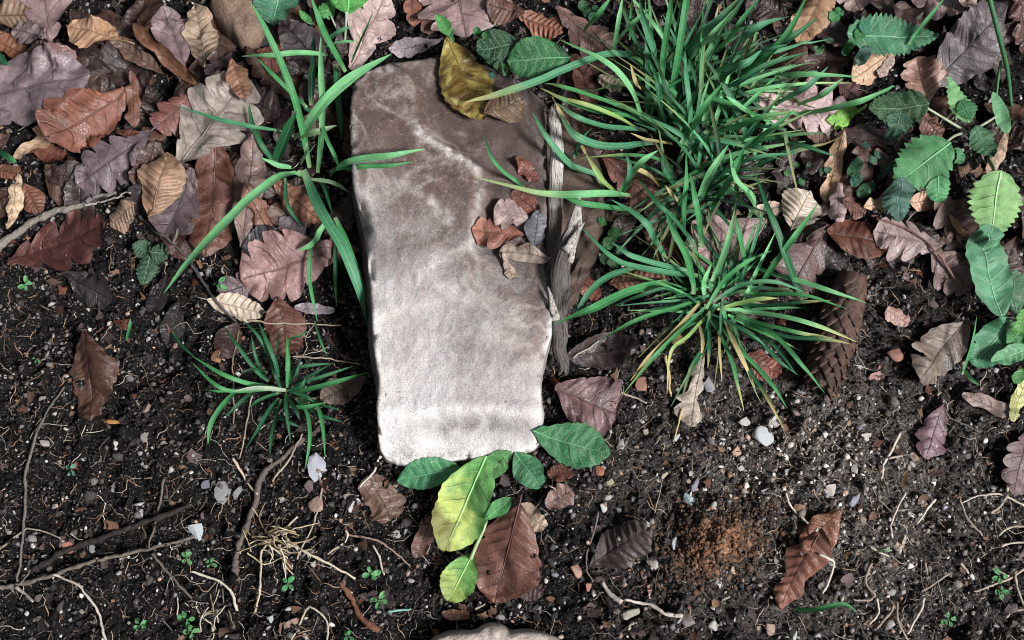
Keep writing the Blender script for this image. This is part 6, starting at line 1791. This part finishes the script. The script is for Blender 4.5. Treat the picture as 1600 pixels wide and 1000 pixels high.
def random_blades(parent, n, cx, cy, rx, ry, lens, dirs, cols, wmin, wmax, ymax, up=0.55):
    for i in range(n):
        a = rg.uniform(0, 6.28); f = math.sqrt(rg.random())
        x0, y0 = cx + rx * f * math.cos(a), cy + ry * f * math.sin(a)
        th = dirs(rg, a)
        L = rg.uniform(*lens) * 0.0005
        p0 = PG(x0, y0, 0.0)
        d = np.array([math.cos(th), -math.sin(th), 0])              # picture angle, y down
        t = np.linspace(0, 1, 18)[:, None]
        rise = L * up * rg.uniform(0.55, 1.1)
        droop = rg.uniform(0.0, 0.9)
        z = rise * (2.0 * t - (1 + 0.45 * droop) * t * t)
        sidew = rg.normal(0, 0.06) * L
        nrm = np.array([-d[1], d[0], 0])
        P = p0 + d * L * (0.30 * t + 0.62 * t * t) + nrm * sidew * t * t + np.array([0, 0, 1.0]) * z
        if rg.random() < 0.25:                                    # bent over part way
            tk = rg.uniform(0.4, 0.75); over = np.clip((t[:, 0] - tk) / (1 - tk), 0, 1)
            P[:, 2] -= over * rise * rg.uniform(0.6, 1.3); P[:, :2] += (nrm * rg.normal(0, 0.3) * L * over[:, None])[:, :2]
        P[:, 2] = np.maximum(P[:, 2], s_get(P[:, 0], P[:, 1]) + 0.001)
        c = cols[rg.integers(len(cols))]
        kf = rg.uniform(0.62, 1.25)
        ribbon(parent, P, rg.uniform(wmin, wmax) * 0.00034, tuple(min(255, v * kf) for v in Gr[c]), 0.7 * ymax * rg.random() ** 2, rg.normal(0, 0.5), rg)


random_blades(c3, 80, 1060, 170, 62, 66, (110, 220), lambda r, a: -math.pi / 2 + r.normal(0.15, 0.9), ['d', 'l', 'm', 'd', 'b', 'm'], 8, 13, 0.4)
random_blades(c3, 50, 1090, 290, 60, 50, (90, 180), lambda r, a: r.uniform(0, 6.28), ['d', 'm', 'dd', 'b'], 8, 13, 0.5, 0.6)
random_blades(c3, 40, 1110, 150, 60, 50, (90, 165), lambda r, a: -0.6 + r.normal(0.0, 0.7), ['d', 'm', 'b', 'dd'], 9, 14, 0.4, 0.5)
random_blades(c3, 26, 1110, 250, 70, 50, (90, 190), lambda r, a: r.uniform(-2.6, 0.6), ['d', 'm', 'b', 'l'], 9, 14, 0.5, 0.6)
for pts, w, c, y in [
    ([(1005, 195), (985, 138), (945, 96), (874, 62)], 13, 'l', 0), ([(1010, 85), (935, 88), (850, 122), (775, 148), (726, 160)], 14, 'b', 0.8), ([(1010, 182), (930, 152), (880, 136), (852, 130)], 11, 'm', 0.3),
    ([(1010, 185), (935, 175), (880, 155), (845, 138)], 11, 'm', 0.7), ([(1012, 205), (940, 196), (900, 182), (868, 160)], 12, 'b', 0.2), ([(1020, 225), (945, 228), (900, 212), (874, 178)], 15, 'b', 0.1),
    ([(1000, 205), (960, 180), (905, 160), (858, 150)], 9, 'y', 0.9), ([(1030, 188), (1036, 95), (1046, 25), (1052, -20)], 12, 'm', 0), ([(1045, 170), (1058, 95), (1072, 5), (1076, -30)], 13, 'm', 0),
    ([(1028, 110), (1022, 80), (1010, 42), (998, -6)], 13, 'b', 0), ([(960, 72), (985, 40), (1020, 10)], 12, 'l', 0), ([(958, 84), (965, 40), (973, -6)], 9, 'l', 0), ([(984, 62), (986, 30), (988, -8)], 6, 'm', 0),
    ([(912, 50), (932, 25), (956, -6)], 11, 'm', 0), ([(1048, 130), (1090, 62), (1130, 25), (1165, -12)], 18, 'b', 0.2), ([(1052, 120), (1090, 78), (1118, 48), (1150, 12)], 12, 'l', 0), ([(1090, 100), (1140, 60), (1160, 30), (1192, -8)], 11, 'm', 0),
    ([(1150, 125), (1190, 95), (1232, 50), (1262, -8)], 13, 'm', 0), ([(1130, 92), (1160, 62), (1190, 38), (1226, 28)], 13, 'b', 0), ([(1170, 105), (1205, 78), (1240, 55), (1278, 28)], 13, 'd', 0), ([(1172, 114), (1225, 116), (1280, 117), (1342, 121)], 12, 'l', 0),
    ([(1200, 172), (1232, 152), (1265, 132), (1294, 104)], 11, 'b', 0), ([(1225, 184), (1290, 172), (1345, 158), (1392, 138)], 13, 'l', 0), ([(1100, 208), (1150, 198), (1195, 182), (1242, 174)], 13, 'm', 0.2), ([(1185, 190), (1160, 168), (1134, 150)], 12, 'l', 0),
    ([(1246, 165), (1285, 148), (1318, 122)], 11, 'l', 0), ([(1140, 268), (1180, 222), (1210, 198), (1240, 172)], 10, 'm', 0), ([(1195, 215), (1250, 226), (1304, 244)], 9, 'd', 0), ([(1098, 190), (1096, 110), (1098, 18)], 9, 'm', 0),
    ([(1150, 130), (1180, 88), (1210, 75), (1230, 70)], 12, 'b', 0), ([(1090, 130), (1130, 108), (1165, 98), (1190, 78)], 15, 'b', 0), ([(1095, 160), (1130, 120), (1160, 100)], 14, 'd', 0), ([(1100, 150), (1150, 130), (1200, 100), (1262, 82)], 11, 'd', 0),
    ([(1060, 230), (1085, 195), (1105, 160), (1130, 130)], 12, 'm', 0), ([(1070, 215), (1078, 180), (1072, 120), (1070, 80)], 12, 'b', 0), ([(1040, 200), (1030, 160), (1028, 130), (1016, 95)], 10, 'd', 0),
    ([(940, 292), (890, 256), (855, 215), (832, 176)], 12, 'b', 0), ([(820, 292), (798, 278), (770, 248), (755, 208)], 7, 'm', 0),
    ([(898, 248), (905, 225), (925, 200)], 10, 'b', 0), ([(968, 308), (945, 285), (930, 262), (915, 240)], 10, 'y', 0.6), ([(965, 310), (985, 275), (1005, 250), (1028, 235)], 12, 'l', 0), ([(968, 312), (980, 290), (985, 262), (978, 240)], 10, 'b', 0),
    ([(1088, 322), (1100, 292), (1115, 262), (1138, 226)], 14, 'l', 0), ([(1068, 366), (1068, 320), (1072, 285), (1072, 240)], 11, 'm', 0), ([(1096, 388), (1092, 345), (1086, 310), (1078, 270)], 12, 'm', 0), ([(1085, 388), (1060, 350), (1030, 320), (998, 282)], 11, 'd', 0),
    ([(1084, 460), (1075, 405), (1055, 365), (1038, 325)], 12, 'm', 0), ([(1040, 408), (1022, 372), (1004, 342), (955, 312)], 12, 'b', 0), ([(1090, 432), (1030, 424), (965, 408), (908, 356)], 14, 'b', 0), ([(1080, 425), (1020, 410), (985, 398), (955, 378)], 10, 'b', 0),
    ([(1042, 440), (985, 455), (930, 480), (868, 506)], 16, 'm', 0), ([(990, 420), (950, 432), (920, 458), (896, 496)], 12, 'b', 0), ([(1112, 440), (1128, 405), (1140, 370), (1148, 328)], 12, 'l', 0.2), ([(1166, 424), (1160, 390), (1155, 360), (1148, 335)], 10, 'm', 0),
    ([(1252, 470), (1232, 412), (1210, 350), (1178, 268)], 14, 'd', 0), ([(1182, 455), (1215, 405), (1245, 365), (1278, 318)], 11, 'm', 0), ([(1170, 340), (1178, 310), (1150, 280), (1140, 235)], 12, 'l', 0), ([(1110, 330), (1135, 290), (1150, 262), (1165, 225)], 12, 'm', 0),
    ([(1105, 290), (1145, 262), (1185, 245), (1240, 240)], 10, 'b', 0), ([(1150, 240), (1175, 228), (1200, 235)], 12, 'b', 0), ([(1060, 300), (1040, 268), (1035, 240)], 12, 'd', 0), ([(1030, 290), (1010, 270), (985, 262)], 10, 's', 0.9),
    ([(1012, 150), (995, 130), (985, 100)], 8, 's', 0.9), ([(1050, 225), (1010, 218), (985, 208)], 9, 's', 0.8), ([(1070, 330), (1052, 305), (1040, 290)], 9, 's', 0.9), ([(915, 240), (890, 200), (862, 150)], 8, 's', 0.9)]:
    blade(c3, pts, w, Gr[c], (0.006, 0.048, 0.068, 0.058) if len(pts) > 3 else (0.015, 0.05, 0.052), yellow=y * 0.8)

blade(c3, [(985, 306), (950, 302), (905, 303), (850, 302), (742, 277)], 13, Gr['l'], (0.02, 0.062, 0.074, 0.074, 0.066), yellow=0.4)
blade(c3, [(985, 330), (945, 322), (905, 316), (866, 298)], 11, Gr['m'], (0.02, 0.060, 0.070, 0.068))
c4 = empty('grass_tuft', PG(1118, 480)); tag(c4, 'spreading grass tuft with straw tips above the white pebbles', 'grass')
random_blades(c4, 62, 1118, 474, 48, 30, (50, 170), lambda r, a: a + r.normal(0, 0.8), ['d', 'm', 'dd', 'd', 'l', 'm', 'b'], 6, 10, 0.6, 0.42)
for pts, w, c, y in [
    ([(1100, 470), (1030, 488), (985, 505), (940, 530)], 11, 'm', 0), ([(1100, 478), (1060, 520), (1020, 560), (972, 618)], 10, 'm', 0.2), ([(1098, 480), (1050, 522), (1012, 560), (985, 595)], 10, 's', 0.9), ([(1090, 460), (1040, 450), (1000, 462), (960, 478)], 9, 'd', 0),
    ([(1165, 412), (1230, 434), (1290, 452), (1354, 474)], 13, 'l', 0), ([(1125, 476), (1200, 478), (1260, 472), (1298, 470)], 11, 'd', 0.6), ([(1125, 480), (1210, 492), (1275, 508), (1338, 534)], 11, 'l', 0.7), ([(1130, 486), (1200, 508), (1250, 520), (1300, 528)], 10, 'm', 0.6),
    ([(1150, 490), (1205, 520), (1245, 560), (1288, 614)], 11, 'm', 0), ([(1130, 490), (1185, 532), (1215, 562), (1246, 586)], 10, 'd', 0), ([(1122, 495), (1140, 555), (1152, 600), (1162, 642)], 11, 'm', 0.7), ([(1130, 495), (1160, 560), (1195, 615), (1224, 668)], 10, 'd', 0.9),
    ([(1128, 495), (1165, 555), (1205, 598), (1230, 638)], 10, 'm', 0), ([(1110, 495), (1100, 540), (1080, 575), (1065, 625)], 10, 'd', 0.3), ([(1105, 490), (1075, 525), (1048, 550), (1042, 615)], 9, 'y', 0.9), ([(1118, 500), (1108, 540), (1106, 575)], 9, 'd', 0.5),
    ([(1125, 500), (1124, 540), (1128, 596)], 8, 's', 0.9), ([(1130, 500), (1150, 540), (1180, 606)], 12, 's', 0.9), ([(1140, 470), (1200, 460), (1260, 462), (1320, 482)], 11, 'm', 0), ([(1120, 470), (1160, 445), (1210, 440), (1256, 456)], 10, 'b', 0),
    ([(1110, 472), (1130, 440), (1165, 410), (1205, 392)], 11, 'm', 0), ([(1104, 470), (1100, 440), (1112, 412)], 12, 'l', 0), ([(1130, 478), (1180, 468), (1215, 466)], 10, 'y', 0.5), ([(1120, 490), (1170, 520), (1200, 545)], 10, 'b', 0), ([(1105, 475), (1075, 462), (1052, 462)], 10, 'd', 0),
    ([(1100, 505), (1098, 530), (1095, 560)], 9, 's', 0.9), ([(1165, 520), (1210, 540), (1245, 585)], 9, 'd', 0), ([(1140, 480), (1225, 525), (1290, 530), (1330, 538)], 10, 'd', 0.5)]:
    blade(c4, [(pts[0][0] + rg.normal(0, 9), pts[0][1] + rg.normal(0, 7))] + pts[1:], w * 0.78, Gr[c], (0.004, 0.030, 0.040, 0.024) if len(pts) > 3 else (0.008, 0.034, 0.032), yellow=y)

# stray single blades
for pts, w, c, lab in [([(1420, 70), (1440, 42), (1480, -8)], 8, 'm', 'single thin grass blade crossing the long toothed leaf'), ([(1352, 158), (1372, 148), (1396, 138)], 8, 'm', 'short grass blade left of the dark nettle leaf'),
                       ([(1502, 586), (1518, 540), (1526, 495)], 7, 'm', 'thin upright blade left of the small dock cluster'), ([(1504, 576), (1516, 590), (1530, 602)], 7, 'l', 'short blade piece below the small dock cluster'),
                       ([(-6, 236), (10, 244), (26, 254)], 12, 'm', 'short green blade at the left edge below the largest mauve leaf'), ([(1240, 952), (1272, 953), (1318, 944), (1340, 958)], 8, 'm', 'thin green blade below the folded rusty beech leaf'),
                       ([(-4, 80), (2, 92), (14, 102)], 14, 'd', 'dark green blade at the left edge above the largest mauve leaf'), ([(0, 230), (4, 240), (22, 256)], 8, 'd', 'dark thin blade under the short green blade at the left edge'),
                       ([(1368, 862), (1380, 860), (1394, 860)], 7, 'p', 'pale green stub left of the oval pale pebble'), ([(492, 502), (500, 530), (511, 556)], 5, 'm', 'thin green blade between the small tuft and the stone'),
                       ([(270, 518), (285, 540), (302, 556)], 6, 'd', 'thin green blade left of the small spiky tuft'), ([(198, 532), (202, 512), (204, 498)], 6, 'm', 'tiny green blade right of the dark wet curled leaf')]:
    p0 = empty('grass_sprig', PG(*pts[0])); tag(p0, lab, 'grass', 'single stray grass blades')
    blade(p0, pts, w, Gr[c], (0.006, 0.022, 0.022))

# a sunken leaf is told apart by the described leaf nearest to it
for o, x, y, kd in SUNK:
    ax_, ay_, lab = min(ANCHORS, key=lambda q_: (q_[0] - x) ** 2 + (q_[1] - y) ** 2)
    dx, dy = x - ax_, y - ay_
    side_ = ('right of' if dx > 0 else 'left of') if abs(dx) > abs(dy) else ('below' if dy > 0 else 'above')
    words = lab.split()
    head = ' '.join(words[:10]) if len(words) <= 10 else ' '.join(words[:9])
    if len(words) > 10:
        for cut in (' beside ', ' under ', ' above ', ' below ', ' left of ', ' right of ', ' between ', ' behind ', ' at ', ' with ', ' near '):
            if cut in lab:
                head = lab.split(cut)[0]; break
    while len(head.split()) > 9: head = ' '.join(head.split()[:-1])
    while head.split()[-1] in ('of', 'the', 'and', 'with', 'at', 'by', 'in', 'on', 'a', 'left', 'right', 'under', 'beside', 'between', 'above', 'below', 'behind', 'inside'):
        head = ' '.join(head.split()[:-1])
    o['label'] = ('sunken ' + kd + ' leaf ' + side_ + ' the ' + head)
